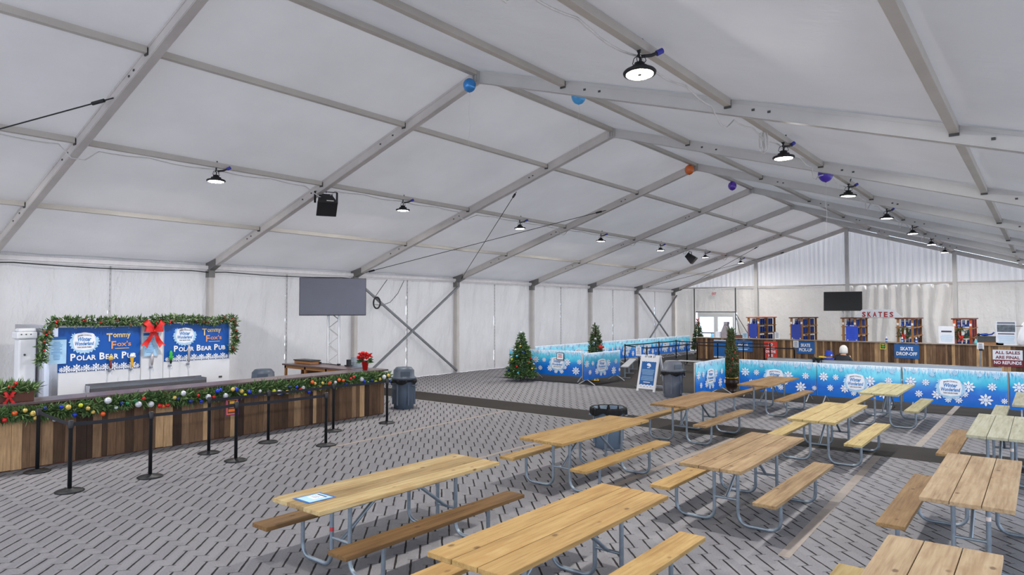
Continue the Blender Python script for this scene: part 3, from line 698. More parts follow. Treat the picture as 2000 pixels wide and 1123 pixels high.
for (y, z, hz, kind) in ((.95, 1.2, .35, 0), (1.37, 1.2, .34, 1), (1.79, 1.215, .33, 2), (2.2, 1.225, .35, 3), (2.61, 1.24, .46, 4)):
    mb = MB(); mb.tube([(0, y, z), (.03, y, z)], .032, 12); mb.tube([(.03, y, z), (.1, y, z+.01), (.12, y, z-.04), (.125, y, z-.09)], .013, 8); mb.tube([(.09, y, z+.01), (.09, y, z+.06)], .012, 8)
    tp = mb.build('tap', 'steel', tr)
    mb = MB()
    if kind == 1: mb.lathe([(.02, .05), (.022, .12), (.038, hz-.08), (.04, hz-.07)], (.09, y, z), 12, 0); mb.lathe([(.042, hz-.07), (.05, hz-.04), (.03, hz)], (.09, y, z), 12, 1)
    elif kind == 0: mb.lathe([(.018, .05), (.024, .12), (.02, hz-.12)], (.09, y, z), 10, 0); mb.ball((.09, y, z+hz-.08), .055, 12, 1, sq=(.4, 1, 1)); mb.ball((.09, y, z+hz-.01), .02, 8, 1)
    elif kind == 3:
        mb.lathe([(.018, .05), (.03, .12), (.035, .13)], (.09, y, z), 10, 1); mb.lathe([(.03, .13), (.045, .2), (.03, .24), (.04, .28), (.015, hz)], (.09, y, z), 10, 0)
    else: mb.lathe([(.018, .05), (.026, .1), (.036 if kind == 2 else .028, hz*.6), (.02, hz)], (.09, y, z), 12, 0)
    mb.build('tap_handle', [['tap brown', 'ball gold'], ['tap yellow', 'print white'], ['tap grey', 'steel'], ['tap green', 'black plastic'], ['tap grey', 'steel']][kind], tp)

def trailer_banner(y0, y1, z0, z1, label):
    w, h = y1-y0, z1-z0; mb = MB(); X, Y = V((0, 1, 0)), V((0, 0, 1)); O = V((.012, 0, 0))
    nx = 14; vs = []; fs = []
    for j in range(2):
        for i in range(nx+1): vs.append((.004+.008*(i % 2)*0+.006*sin(i*1.7)**2, y0+w*i/nx, z0+h*j))
    mb.add(vs, [(i, i+1, nx+2+i, nx+1+i) for i in range(nx)], 0, True)
    O = V((.02, (y0+y1)/2, z0))
    emblem(mb, O+X*(-.2*w)+Y*(h*.68), X, Y, w*.26, h*.40, 1, 2, 3, 4)
    text(mb, 'T', O+X*(.10*w)+Y*(h*.755), X, Y, w*.075, h*.19, 5); text(mb, 'ommy', O+X*(.255*w)+Y*(h*.775), X, Y, w*.22, h*.13, 5); text(mb, 'F', O+X*(.155*w)+Y*(h*.575), X, Y, w*.06, h*.18, 6); text(mb, "ox's", O+X*(.285*w)+Y*(h*.60), X, Y, w*.18, h*.12, 6)
    lines(mb, O+X*(.26*w)+Y*(h*.49), X, Y, w*.18, 1, .02, h*.012, 5, 0)
    small_caps(mb, ['POLAR', 'BEAR', 'PUB'], O+X*(-.36*w)+Y*(h*.25), X, Y, w*.8, h*.16, 1)
    for k in range(17):
        u = (k+.5)/17; r = h*(.06, .09, .05, .1)[k % 4]; flake(mb, O+X*((u-.5)*w*.97)+Y*(h*.03+r*.5), X, Y, r, 1, 7)
    for k in range(10): mb.ball(O+X*((R.random()-.5)*w*.96)+Y*(h*(.96+.03*R.random())), .008, 6, 1)
    tag(mb.build('banner', ['trailer print', 'print white', 'ink dark', 'ink cyan', 'print pale blue', 'text gold', 'text copper', 'sign blue'], None, (TX, 0, 0)), label, 'banner', 'pub banners on the trailer')
M('text copper', (214, 150, 112), .5); M('text gold', (232, 204, 140), .5)
trailer_banner(-4.36, -2.78, 1.22, 2.14, 'left blue POLAR BEAR PUB banner on the white beer trailer')
trailer_banner(-2.27, -.73, 1.32, 2.19, 'right blue POLAR BEAR PUB banner on the white beer trailer')
for y, z, w, h, m, lb in ((-4.37, 1.65, .3, .49, 'print pale blue', 'light blue printed drinks list at the left end of the trailer'), (-2.57, 1.7, .32, .46, 'print pale blue', 'light blue drinks sheet hanging under the red bow')):
    mb = MB(); X, Y = V((0, 1, 0)), V((0, 0, 1)); mb.slab((0, 0, 0), X, Y, w, h, .005, 0); mb.slab((0, -.0, h/2+.03), X, Y, w, .06, .005, 2); lines(mb, (.003, -.02, h*.4), X, Y, w*.7, 13, h*.06, h*.018, 1, .5)
    tag(mb.build('menu_sheet', [m, 'ink cyan', 'sign blue'], None, (TX+.04, y, z)), lb, 'menu', 'drinks lists on the trailer')
# garland over the trailer
M('pine cone', (104, 66, 44), .8, var=.3, scale=40)
g = thing('garland', 'mixed evergreen garland draped over the top of the beer trailer', 'garland', (TX, 0, 0))
path = [V((.1, -4.68, 1.45)), V((.12, -4.66, 1.75)), V((.12, -4.58, 2.1)), V((.1, -4.45, 2.22)), V((.1, -3.6, 2.2)), V((.1, -3., 2.19)), V((.1, -2.5, 2.22)), V((.1, -1.9, 2.25)), V((.1, -1.4, 2.2)), V((.1, -1.15, 2.16)), V((.1, -.85, 2.25)), V((.1, -.66, 2.22)), V((.1, -.6, 1.9)), V((.1, -.66, 1.6)), V((.1, -.72, 1.45))]
mb = MB(); mb2 = MB(); mb3 = MB()
for a, b in zip(path, path[1:]):
    n = max(2, int((b-a).length/.04))
    for k in range(n):
        p = a.lerp(b, k/n)
        for j in range(9):
            d = V((R.gauss(.2, .6), R.gauss(0, 1), R.gauss(0, 1))); tuft(mb, p+V((0, 0, .06 if p.z > 2.1 else 0)), d, 3, .125, .014, .05, 1)
        if R.random() < .14: ornament(g, p+V((.07, R.uniform(-.05, .05), R.uniform(-.04, .08))), .022, 'red', 'berry')
        if R.random() < .12: MB().ball(p+V((.06, R.uniform(-.06, .06), R.uniform(-.02, .1))), .035, 8, sq=(1, .8, 1.3)).build('pine_cone', 'pine cone', g)
mb.tube(path, .03, 6, 0, False, .1)
mb.build('foliage', 'foliage', g);  
tag(bow(MB(), (0, 0, 0), (0, 1, 0), (0, 0, 1), .35).build('bow', 'ribbon red', None, (TX+.12, -2.57, 2.03)), 'large red ribbon bow at the centre of the beer trailer', 'bow')

# white insulated container beside the trailer
t = thing('insulated_container', 'tall white insulated container with an overhanging lid left of the trailer', 'container', (-8.0, -4.93, 0))
mb = MB(); mb.box(-.15, 0, .02, .15, .3, 1.92); mb.build('body', 'white plastic', t, bevel=.03)
mb = MB(); mb.box(-.18, -.04, 1.92, .18, .31, 2.06); mb.box(-.13, .0, 2.06, .13, .3, 2.13); mb.build('lid', 'white plastic', t, bevel=.025)
mb = MB(); mb.tube([(.15, .1, 1.6), (.162, .1, 1.6)], .02, 8)
for k in range(3): mb.box(.18, .02+k*.08, 2.0, .185, .045+k*.08, 2.02)
mb.build('bolt', 'dark bracket', t)

# return counter closing the bar, with its odds and ends
t = thing('return_counter', 'brown topped return counter with open orange wood shelves behind the bar', 'counter', (-7.7, .95, 0))
mb = MB(); mb.box(-.05, -.05, 1.03, 2.76, .6, 1.07); mb.build('countertop', 'counter top brown', t, bevel=.006)
mb = MB()
for x in (0, .9, 1.8, 2.66): mb.box(x, 0, 0, x+.06, .05, 1.03); mb.box(x, .5, 0, x+.06, .55, 1.03)
mb.box(0, 0, .95, 2.72, .05, 1.03); mb.box(0, 0, .1, 2.72, .05, .18); mb.build('frame', 'orange wood', t)
mb = MB(); mb.box(0, .52, .05, 2.72, .55, 1.0); mb.box(.0, .05, .5, 2.72, .52, .53); mb.box(0, .05, .12, 2.72, .52, .15); mb.build('shelf', 'dark wood', t)
t = thing('wooden_riser', 'small wooden riser with black top on the return counter', 'box', (-7.6, 1.18, 1.072))
mb = MB(); mb.box(0, 0, .005, .72, .3, .075); mb.build('body', 'orange wood', t); MB().box(-.02, -.02, .075, .74, .32, .1).build('lid', 'black plastic', t)
mb = MB(); mb.tube([(0, 0, .0), (0, 0, .16), (.02, 0, .17)], .045, 14); tag(mb.build('paper_cup_stack', 'print white', None, (-7.25, 1.15, .535)), 'pale paper cup stack on the open shelf under the return counter', 'cup')
mb = MB(); mb.box(-.1, -.05, 0, .1, .05, .03); mb.box(-.02, -.05, .03, .06, .04, .17); tag(mb.build('card_terminal', 'black plastic', None, (-5.62, 1.45, 1.072)), 'small black terminal standing near the back of the return counter', 'terminal')
mb = MB(); mb.tube([(-.35, 0, .012), (0, .02, .012), (.4, -.02, .012)], .01, 6); mb.box(-.42, -.03, 0, -.35, .03, .05); mb.box(.4, -.03, 0, .48, .03, .04); tag(mb.build('power_strip', 'black plastic', None, (-6.5, 1.48, 1.072)), 'black power strip lying along the return counter', 'power strip')
# clear tip box and poinsettia
mb = MB()
for a, b, c, d in ((-.12, -.12, .12, -.114), (-.12, .114, .12, .12), (-.12, -.114, -.114, .114), (.114, -.114, .12, .114)): mb.box(a, b, 0, c, d, .26)
tag(mb.build('clear_box', 'pane glass', None, (-5.06, 1.3, 1.072)), 'clear acrylic box behind the poinsettia on the counter', 'box')
t = thing('potted_poinsettia', 'red poinsettia in a red pot on the right end of the bar', 'plant', (-4.5, 1.08, Hb(7)+.003))
MB().lathe([(.055, 0), (.085, .2), (.09, .2), (.09, .215), (.075, .215), (.07, .19)], n=20).build('pot', 'terracotta red', t)
mb = MB(); mb2 = MB()
for k in range(42):
    a = R.uniform(0, 2*pi); e = R.uniform(.1, 1.2); c = V((.13*cos(a)*cos(e*.6), .13*sin(a)*cos(e*.6), .24+.16*sin(e)))
    for j in range(6):
        b = j*pi/3+R.random(); leaf(mb, c, (cos(b)+cos(a)*.5, sin(b)+sin(a)*.5, R.uniform(-.1, .5)), .085, .022, .5)
for k in range(40):
    a = R.uniform(0, 2*pi); leaf(mb2, (.05*cos(a), .05*sin(a), .2), (cos(a), sin(a), R.uniform(-.3, .6)), .17, .03, R.uniform(.2, .7))
mb.build('bracts', 'ribbon red', t); mb2.build('leaves', 'foliage', t)

# ------------------------------------------------------------------ trash bins
def bin_body(t, m, h=.72):
    MB().lathe([(.235, 0), (.25, .01), (.272, h*.55), (.285, h-.07), (.298, h-.06), (.3, h), (.27, h), (.26, h-.12)], n=40, cap=False).add([], []).build('body', m, t)
    mb = MB(); mb.lathe([(.0, .012), (.24, .012)], n=24, cap=False)
    for k in range(6): a = k*pi/3+.3; mb.box(.275*cos(a)-.02, .275*sin(a)-.02, .1, .275*cos(a)+.02, .275*sin(a)+.02, h-.1)
    mb.build('rib', m, t)
    for a in (.9, .9+pi):
        mb = MB(); c = V((.3*cos(a), .3*sin(a), h-.13)); e = V((-sin(a), cos(a), 0)); o = V((cos(a), sin(a), 0)); mb.tube([c-e*.09, c-e*.07+o*.04, c+e*.07+o*.04, c+e*.09], .014, 8); mb.build('handle', m, t)
def bag(t, h, drop, r=.302):
    mb = MB(); n = 56; prof = [(.02, .2), (r-.08, .22), (r-.05, h-.1), (r-.02, h+.005), (r+.006, h+.012), (r+.016, h-.03), (r+.02, h-drop)]; vs = []
    for j, (q, z) in enumerate(prof):
        for k in range(n):
            a = 2*pi*k/n; w = (.014*sin(a*9+1)+.012*sin(a*17)+.01*R.random())*(1 if j > 2 else .5); vs.append(((q+w)*cos(a), (q+w)*sin(a), z+(.03*sin(a*5)+.02*R.random())*(j == 6)))
    mb.add(vs, [(j*n+k, j*n+(k+1) % n, (j+1)*n+(k+1) % n, (j+1)*n+k) for j in range(len(prof)-1) for k in range(n)], 0, True)
    mb.build('bag', 'bag plastic', t)
def bin_lid(t, m, h, slant=False):
    prof = [(.31, -.02), (.318, .03), (.3, .05), (.272, .06), (.262, .22), (.2, .29), (.19, .295)]
    ld = MB().lathe([(r, h+z) for r, z in prof], n=40).build('lid', m, t)
    mb = MB(); mb.box(.258, -.12, h+.08, .272, .12, h+.2); mb.build('flap', m, ld)
def trash(x, y, rz, body, lidm, label, d=.08):
    t = thing('trash_bin', label, 'trash bin', (x, y, 0), rz, 'round trash bins'); bin_body(t, body); bag(t, .72, d)
    if lidm: bin_lid(t, lidm, .745)
trash(-4.62, 2.42, -.6, 'bin grey', 'bin lid grey', 'dark grey round trash bin with domed lid at the right end of the bar')
trash(1.93, 1.5, -.4, 'bin blue grey', None, 'open blue grey trash bin with a black bag, behind a golden picnic table', .12)
trash(-.2, 8.75, -.5, 'bin light grey', 'bin light grey', 'light grey domed trash bin beside the blue sandwich board')
trash(-6.9, -.15, -.6, 'bin grey', 'bin lid grey', 'dark domed trash bin lid showing behind the bar counter')

# ------------------------------------------------------------------ snowflake barriers
def barrier_mesh(L=2.14):
    fr = MB(); z0, z1 = .2, 1.05
    fr.tube([(0, 0, z0), (0, 0, z1), (L, 0, z1), (L, 0, z0)], .016, 8, 0, True)
    for k in range(1, 12): fr.tube([(L*k/12, 0, z0), (L*k/12, 0, z1)], .007, 5)
    bn = MB(); X, Y = V((1, 0, 0)), V((0, 0, 1)); n = 24; zb, zt = .18, 1.06
    vs = [(.01+(L-.02)*i/n, -.024-.004*sin(i*2.1), z) for z in (zb, zt) for i in range(n+1)]+[(.01+(L-.02)*i/n, .02, z) for z in (zb, zt) for i in range(n+1)]
    q = n+1; bn.add(vs, [(i, i+1, q+1+i, q+i) for i in range(n)]+[(2*q+i+1, 2*q+i, 3*q+i, 3*q+1+i) for i in range(n)]+[(q+i, q+i+1, 3*q+i+1, 3*q+i) for i in range(n)], 0, True)
    H = zt-zb; O = V((0, -.036, zb))
    for u, v, r in ((.085, .6, .15), (.235, .6, .10), (.165, .27, .105), (.345, .28, .14), (.645, .55, .16), (.8, .22, .17), (.86, .58, .115), (.965, .22, .08), (.45, .16, .09), (.55, .17, .10), (.61, .34, .09), (.3, .83, .08), (.52, .9, .08), (.75, .88, .07), (.9, .86, .09), (.12, .9, .07)):
        flake(bn, O+X*(u*L)+Y*(v*H), X, Y, r*H, 5 if v > .7 else 1, 6 if v < .7 else None)
    for k in range(60):
        u = (k+R.random())/60; h = R.uniform(.05, .16); bn.add([O+X*(u*L*.98+.012)+Y*(H-.012), O+X*(u*L*.98+.03)+Y*(H-.012), O+X*(u*L*.98+.021)+Y*(H-.012-h)], [(0, 2, 1)], 1 if k % 3 else 5)
    emblem(bn, O+X*(.475*L)-V((0, .004, 0))+Y*(.5*H), X, Y, .215*L, .47*H, 1, 2, 3, 5)
    ft = []
    for x in (.22, L-.22):
        m = MB(); m.tube([(x, -.32, .015), (x, -.01, .19)], .016, 8); m.tube([(x, .32, .015), (x, .01, .19)], .016, 8); m.tube([(x, 0, .17), (x, 0, .22)], .016, 8); ft.append(m)
    return fr, bn, ft
M('flake slit', (60, 110, 180), .5)
fr, bn, ft = barrier_mesh()
BM = ['barrier print', 'print white', 'ink dark', 'ink cyan', 'gold', 'print pale blue', 'flake slit']
proto = None
def barrier(x, y, rz, label, sx=1):
    global proto
    if proto is None:
        proto = thing('crowd_barrier', label, 'barrier', (x, y, 0), rz, 'snowflake banner barriers')
        fr.build('frame', 'aluminium', proto); bn.build('banner', BM, proto)
        for m in ft: m.build('foot', 'aluminium', proto)
        o = proto
    else: o = copy_tree(proto)
    o.location = (x, y, 0); o.rotation_euler[2] = rz; o.scale = (sx, 1, 1); o['label'] = label; return o
barrier(1.2, 10.25, 0, 'snowflake barrier just right of the potted pencil tree')
barrier(3.36, 10.15, 0, 'snowflake barrier behind the far greenish picnic table, second in the right row', .93)
barrier(5.37, 10.2, 0, 'snowflake barrier left of the right edge, whole logo showing beside the greenish table')
barrier(7.53, 10.25, .02, 'snowflake barrier cut by the right edge of the photo')
barrier(-3.72, 9.45, radians(90), 'snowflake barrier turned sideways in front of the middle christmas tree', 1.15)
barrier(.74, 8.1, radians(92), 'snowflake barrier turned sideways beside the light grey trash bin', 1.12)
barrier(-6.45, 10.3, radians(4), 'snowflake barrier behind the christmas tree, with a white notice on it', 1.08)
barrier(-7.5, 10.3, radians(4), 'short end of a snowflake barrier left of the christmas tree', .48)
nm = ['nearest', 'second', 'third', 'fourth', 'fifth', 'sixth', 'farthest']
for k in range(7): barrier(-7.62, 12.0+2.12*k, radians(90), 'snowflake barrier along the left wall, %s of that row' % nm[k], .985)
barrier(-8.3, 31.6, 0, 'blue snowflake barrier standing outside the glass double door')
mb = MB(); X, Y = (1, 0, 0), (0, 0, 1); mb.slab((0, 0, 0), X, Y, .3, .26, .01, 1); mb.quad((0, -.002, 0), X, Y, .26, .22, 0)
lines(mb, (0, -.004, .05), X, Y, .17, 1, .05, .026, 1, .1); lines(mb, (0, -.004, -.02), X, Y, .17, 1, .05, .03, 2, .1)
tag(mb.build('notice', ['paper', 'ink dark', 'sign red'], None, (-5.21, 10.31, .86), radians(4)), 'small white notice with dark frame hung on the barrier beside the christmas tree', 'notice')

M('ball rust', (150, 62, 40), .4)
# ------------------------------------------------------------------ christmas trees
def tree_mesh(h, r, z0, n, L, shape=1.0, tone=(.05, .75), droop=.25):
    mb = MB()
    for k in range(n):
        f = 1-sqrt(R.random()); 
        f = min(.985, f*1.02); a = R.uniform(0, 2*pi)
        lay = .82+.18*abs(sin(f*22)); rr = r*(1-f)**shape*lay*R.uniform(.45, 1.0)+.01
        p = V((rr*cos(a), rr*sin(a), z0+(h-z0)*f-droop*rr*.4)); d = V((cos(a), sin(a), R.uniform(-.25, .35)))
        tuft(mb, p-d*L*.4, d, 3, L, .016, *tone)
    for k in range(60):
        a = k*2.399; f = k/60; q = r*(1-f)**shape*.85; mb.tube([(0, 0, z0+(h-z0)*f), (q*cos(a), q*sin(a), z0+(h-z0)*f-.05*q)], .007, 4, 0, False, .08)
    return mb
def deco(t, h, r, z0, n, cols, shape=1.0, f0=.02, f1=.9):
    for k in range(n):
        f = f0+(f1-f0)*k/n; a = k*2.4+R.random(); q = r*(1-f)**shape*.95
        ornament(t, (q*cos(a), q*sin(a), z0+(h-z0)*f-.03), R.uniform(.035, .05), R.choice(cols))
t = thing('christmas_tree', 'green christmas tree with coloured balls standing on the paving by the left wall', 'christmas tree', (-6.2, 9.35, 0), 0, 'christmas trees')
tree_mesh(1.72, .58, .2, 1900, .15, .9).build('foliage', 'foliage', t)
mb = MB(); mb.tube([(0, 0, 0), (0, 0, 1.65)], .025, 8); mb.build('trunk', 'bark', t)
mb = MB()
for k in range(4): a = k*pi/2+.4; mb.tube([(0, 0, .16), (.25*cos(a), .25*sin(a), .015)], .012, 6)
mb.build('stand', 'black metal', t)
deco(t, 1.72, .6, .25, 30, ['red', 'red', 'gold', 'silver', 'silver', 'lime', 'blue', 'aqua', 'gold'], .95)
ornament(t, (0, -.03, 1.72), .045, 'silver')
t = thing('christmas_tree', 'christmas tree with a red ball in a gold pot, behind the turned barrier', 'christmas tree', (-4.14, 10.95, 0), 0, 'christmas trees')
tree_mesh(1.98, .36, .34, 1500, .13, .6, (.0, .8)).build('foliage', 'foliage olive', t)
mb = MB(); mb.tube([(0, 0, .2), (0, 0, 1.9)], .025, 8); mb.tube([(0, 0, 1.9), (-.03, 0, 2.0), (-.02, 0, 2.06)], .02, 6); mb.build('trunk', 'bark', t)
MB().lathe([(.13, 0), (.15, .03), (.1, .09), (.12, .2), (.15, .28), (.13, .28)], n=20).build('pot', 'gold', t)
ornament(t, (.27, -.1, 1.22), .08, 'red'); ornament(t, (.3, -.1, .95), .05, 'red'); ornament(t, (-.25, -.3, .72), .05, 'silver'); ornament(t, (.12, -.2, 1.5), .04, 'silver')
t = thing('christmas_tree', 'slim christmas tree with a red bow on top, between the door and the wooden counter', 'christmas tree', (-7.4, 27.5, 0), 0, 'christmas trees')
tree_mesh(1.9, .4, .25, 1100, .14, .75, (.0, .6)).build('foliage', 'foliage', t)
mb = MB(); mb.tube([(0, 0, 0), (0, 0, 1.85)], .03, 8); mb.lathe([(.22, 0), (.2, .04), (.03, .06)], n=14); mb.build('trunk', 'bark', t)
bow(MB(), (0, -.06, 1.92), (1, 0, 0), (0, 0, 1), .13).build('bow', 'ribbon red', t)
deco(t, 1.9, .5, .3, 16, ['gold', 'silver', 'silver', 'gold', 'red'], .75)
t = thing('pencil_tree', 'narrow pencil evergreen with red berries in a dark urn, centre right', 'tree', (.74, 10.84, 0))
def pencil_r(f):
    P = ((0, .12), (.08, .19), (.25, .22), (.5, .14), (.7, .08), (.9, .04), (1, .01))
    for (a, p), (b, q) in zip(P, P[1:]):
        if f <= b: return p+(q-p)*(f-a)/(b-a)
    return .02
mb = MB()
for k in range(1250):
    f = R.random()**1.3; a = R.uniform(0, 2*pi)
    q = pencil_r(f)*sqrt(R.random()); d = V((cos(a)*.6, sin(a)*.6, .9)); tuft(mb, (q*cos(a), q*sin(a), .42+1.42*f), d, 3, .12, .012, .1, 1)
for k in range(7): tuft(mb, (R.uniform(-.06, .06), R.uniform(-.06, .06), 1.7), (R.gauss(0, .1), R.gauss(0, .1), 1), 8, .26, .012, .3, .7)
mb.build('foliage', 'foliage olive', t)
MB().lathe([(.11, 0), (.15, .03), (.12, .06), (.19, .22), (.22, .34), (.18, .42), (.2, .45), (.17, .45)], n=28).build('urn', 'urn brown', t)
MB().lathe([(.186, .425), (.206, .43), (.206, .45), (.186, .455)], n=28).build('rim', 'gold', t)
for k in range(40):
    f = R.random(); a = R.uniform(-2.6, .3); q = pencil_r(f)*1.02; ornament(t, (q*cos(a), q*sin(a), .55+1.3*f), .016+.012*R.random(), 'rust', 'berry')

# ------------------------------------------------------------------ sandwich board
t = thing('sandwich_board', 'white framed sandwich board with a blue printed panel', 'sign', (-1.37, 9.72, 0), radians(-9))
mb = MB(); mb2 = MB()
for s in (-1, 1):
    def Q(x, z, d=0, s=s): return V((x, s*(.3-.27*z/1.1)+s*d, z))
    fr_ = mb
    for a, b, c, d in ((-.34, .0, -.27, 1.02), (.27, .0, .34, 1.02), (-.27, .07, .27, .14), (-.27, .93, .27, 1.02), (-.34, 1.02, -.2, 1.1), (.2, 1.02, .34, 1.1), (-.1, 1.08, .1, 1.12), (-.1, 1.02, -.07, 1.08), (.07, 1.02, .1, 1.08)):
        fr_.hexa([Q(a, b, .02), Q(c, b, .02), Q(c, b, -.02), Q(a, b, -.02), Q(a, d, .02), Q(c, d, .02), Q(c, d, -.02), Q(a, d, -.02)])
mb.build('frame', 'white plastic', t)
mb = MB(); O = Q(0, .54); 
X = V((1, 0, 0)); Yv = V((0, .27/1.1, 1)).normalized(); O = V((0, -(.3-.27*.535/1.1), .535)); Nn = X.cross(Yv)
mb.slab(O+Nn*.012, X, Yv, .55, .82, .012, 0); O = O+Nn*.016
for k in range(14): flake(mb, O+X*(-.26+.04*k)-Yv*(.39-.012*(k % 3)), X, Yv, .035, 1); flake(mb, O+X*(-.26+.04*k)+Yv*(.395-.01*(k % 2)), X, Yv, .028, 1)
mb.ball(O+Yv*.27, .075, 12, 1, sq=(1, .1, .7)); mb.ball(O+Yv*.24+X*.04, .05, 10, 1, sq=(1, .1, .7)); lines(mb, O+Yv*.185, X, Yv, .1, 1, .02, .022, 1, 0)
lines(mb, O+Yv*.12, X, Yv, .47, 7, .026, .008, 2, .15); lines(mb, O-Yv*.08, X, Yv, .47, 6, .026, .008, 2, .15); lines(mb, O-Yv*.27, X, Yv, .25, 1, .02, .02, 1, 0)
mb.build('panel', ['sign blue', 'print white', 'print pale blue'], t)

# ------------------------------------------------------------------ aluminium benches in the boot area
M('bench plank', (196, 196, 198), .3, .45, .05, 3)
def bench(x, y, L, rz, label, back=False):
    t = thing('bench', label, 'bench', (x, y, 0), rz, 'aluminium benches')
    mb = MB(); mb.box(0, -.14, .40, L, .14, .44); mb.build('seat', 'bench plank', t, bevel=.006)
    n = max(2, int(L/1.8)+1)
    for k in range(n):
        xx = .2+(L-.4)*k/(n-1); mb = MB(); mb.box(xx-.02, -.2, 0, xx+.02, .2, .03); mb.box(xx-.025, -.03, .03, xx+.025, .03, .4)
        if back: mb.bar((xx, -.1, .2), (xx, -.3, .86), .04, .04)
        mb.build('leg', 'galvanised tube', t)
    if back: mb = MB(); mb.box(0, -.345, .8, L, -.31, .945); mb.box(0, -.345, .93, L, -.27, .945); mb.build('backrest', 'bench plank', t, bevel=.005)
    return t
bench(1.08, 13.5, 6.2, 0, 'long silver bench with backrest behind the right hand barriers', True)
bench(-3.55, 16.5, 2.9, 0, 'low silver bench seen between the sandwich board and the pencil tree')
bench(-5.45, 16.1, 4.1, radians(-66), 'low silver bench behind the belt post with the paper sign')

# belt queue in front of the skate counter
g_ = 'belt posts of the skate queue'
fa = [(-6.5, 17.3), (-6.5, 20.66), (-6.5, 22.6)]; fb = [(-4.7, 15.9), (-4.6, 19.65)]; fc = [(-5.16, 22.1), (-4.2, 22.3), (-2.95, 22.3), (-1.74, 22.4)]; fd = [(-2.2, 19.3), (-1.1, 19.6), (.2, 19.3)]
stanchion(*fa[0], 'black belt post at the near left corner of the skate queue', fa[1], g_, fb[0])
stanchion(*fa[1], 'second belt post along the left side of the skate queue', fa[2], g_)
stanchion(*fa[2], 'third belt post along the left side of the skate queue', fc[0], g_)
stanchion(*fb[0], 'belt post seen right behind the white paper sign', fb[1], g_)
stanchion(*fb[1], 'belt post at the middle of the skate queue, left of the wooden counter', fd[0], g_)
stanchion(*fc[0], 'belt post before the left corner of the skate counter', fc[1], g_)
stanchion(*fc[1], 'belt post in front of the plain blue panel on the skate counter', fc[2], g_)
stanchion(*fc[2], 'belt post in front of the blue skate sign', fc[3], g_)
stanchion(*fc[3], 'belt post in front of the red sign', None, g_)
stanchion(*fd[0], 'belt post right of the pencil tree top, nearer queue row', fd[1], g_)
stanchion(*fd[1], 'belt post between the blue skate sign and the red sign', fd[2], g_)
stanchion(*fd[2], 'last belt post of the queue, left of the pick-up sign', None, g_)
stanchion(-2.12, 10.35, 'black belt post carrying a white paper sign beside the sandwich board', None, 'belt posts of the skate queue', None, True)

# ------------------------------------------------------------------ skate counter
CY = 23.6
sk = thing('skate_counter', 'long reclaimed plank counter across the far end of the tent', 'counter', (-5.85, CY, 0))
mb = MB(); s = 0
while s < 15.4:
    w = R.choice((.08, .09, .1, .12, .14)); e = min(s+w, 15.4); j = .01*R.random()
    mb.box(s+.003, -j, .01, e-.003, .03, 1.07, 0, R.choice((.2, .3, .35, .4, .45, .5, .55, .6, .65, .75, .95, 1))); s = e
mb.build('front_panel', 'reclaimed plank', sk)
mb = MB(); mb.box(0, .03, 0, 15.4, .06, 1.06); mb.box(0, .06, 0, .05, .6, 1.06); mb.build('frame', 'dark wood', sk)
M('counter top far', (150, 136, 124), .5); mb = MB(); mb.box(-.04, -.05, 1.07, 15.45, .62, 1.1); mb.build('countertop', 'counter top far', sk, bevel=.005)
X, Y = V((1, 0, 0)), V((0, 0, 1)); yf = CY-.02
def sign(name, x0, x1, z0, z1, mats, label, fn, cat='sign', y=yf, th=.012, rz=0):
    mb = MB(); w, h = x1-x0, z1-z0; mb.slab((0, 0, 0), X, Y, w, h, th, 0); fn(mb, w, h, V((0, -.003, 0)))
    return tag(mb.build(name, mats, None, ((x0+x1)/2, y, (z0+z1)/2), rz), label, cat)
BW = ['sign blue', 'print white', 'print pale blue']
def f1(mb, w, h, O):
    for k in range(12): flake(mb, O+X*(-.46+.083*k)*w+Y*(.47*h), X, Y, .035, 1); flake(mb, O+X*(-.46+.083*k)*w-Y*(.46*h), X, Y, .045, 1)
sign('panel_sign', -4.9, -4.28, .1, 1.0, BW, 'plain blue panel with snowy edges on the left of the skate counter', f1)
def f2(mb, w, h, O): text(mb, 'SKATE', O+Y*h*.17, X, Y, w*.52, h*.24, 1, .03); lines(mb, O-Y*h*.1, X, Y, w*.68, 1, .1, h*.12, 1, 0); lines(mb, O-Y*h*.3, X, Y, w*.5, 1, .1, h*.1, 2, 0)
sign('counter_sign', -3.9, -2.95, .45, 1.0, BW, 'blue SKATE sign behind the belts, left of the red sign', f2)
def f3(mb, w, h, O): text(mb, 'NO', O+Y*h*.32, X, Y, w*.34, h*.15, 1, .03); lines(mb, O+Y*h*.12, X, Y, w*.62, 1, .1, h*.1, 1, 0); text(mb, 'ON THE', O-Y*h*.1, X, Y, w*.76, h*.15, 1, .03); text(mb, 'ICE', O-Y*h*.32, X, Y, w*.36, h*.15, 1, .03)
sign('counter_sign', -2.4, -1.78, .17, 1.0, ['sign red', 'print white'], 'red sign reading NO, ON THE ICE, on the skate counter', f3)
def f4(mb, w, h, O): text(mb, 'SKATE', O+Y*h*.19, X, Y, w*.52, h*.27, 1, .03); text(mb, 'PICK-UP', O-Y*h*.18, X, Y, w*.72, h*.27, 1, .03)
sign('counter_sign', -.9, -.1, .46, 1.04, BW, 'blue SKATE PICK-UP sign on the plank counter', f4)
def f5(mb, w, h, O): text(mb, 'SKATE', O+Y*h*.18, X, Y, w*.52, h*.25, 1, .03); text(mb, 'DROP-OFF', O-Y*h*.17, X, Y, w*.84, h*.25, 1, .03)
sign('counter_sign', 3.13, 4.05, .43, 1.04, BW, 'blue SKATE DROP-OFF sign on the plank counter', f5)
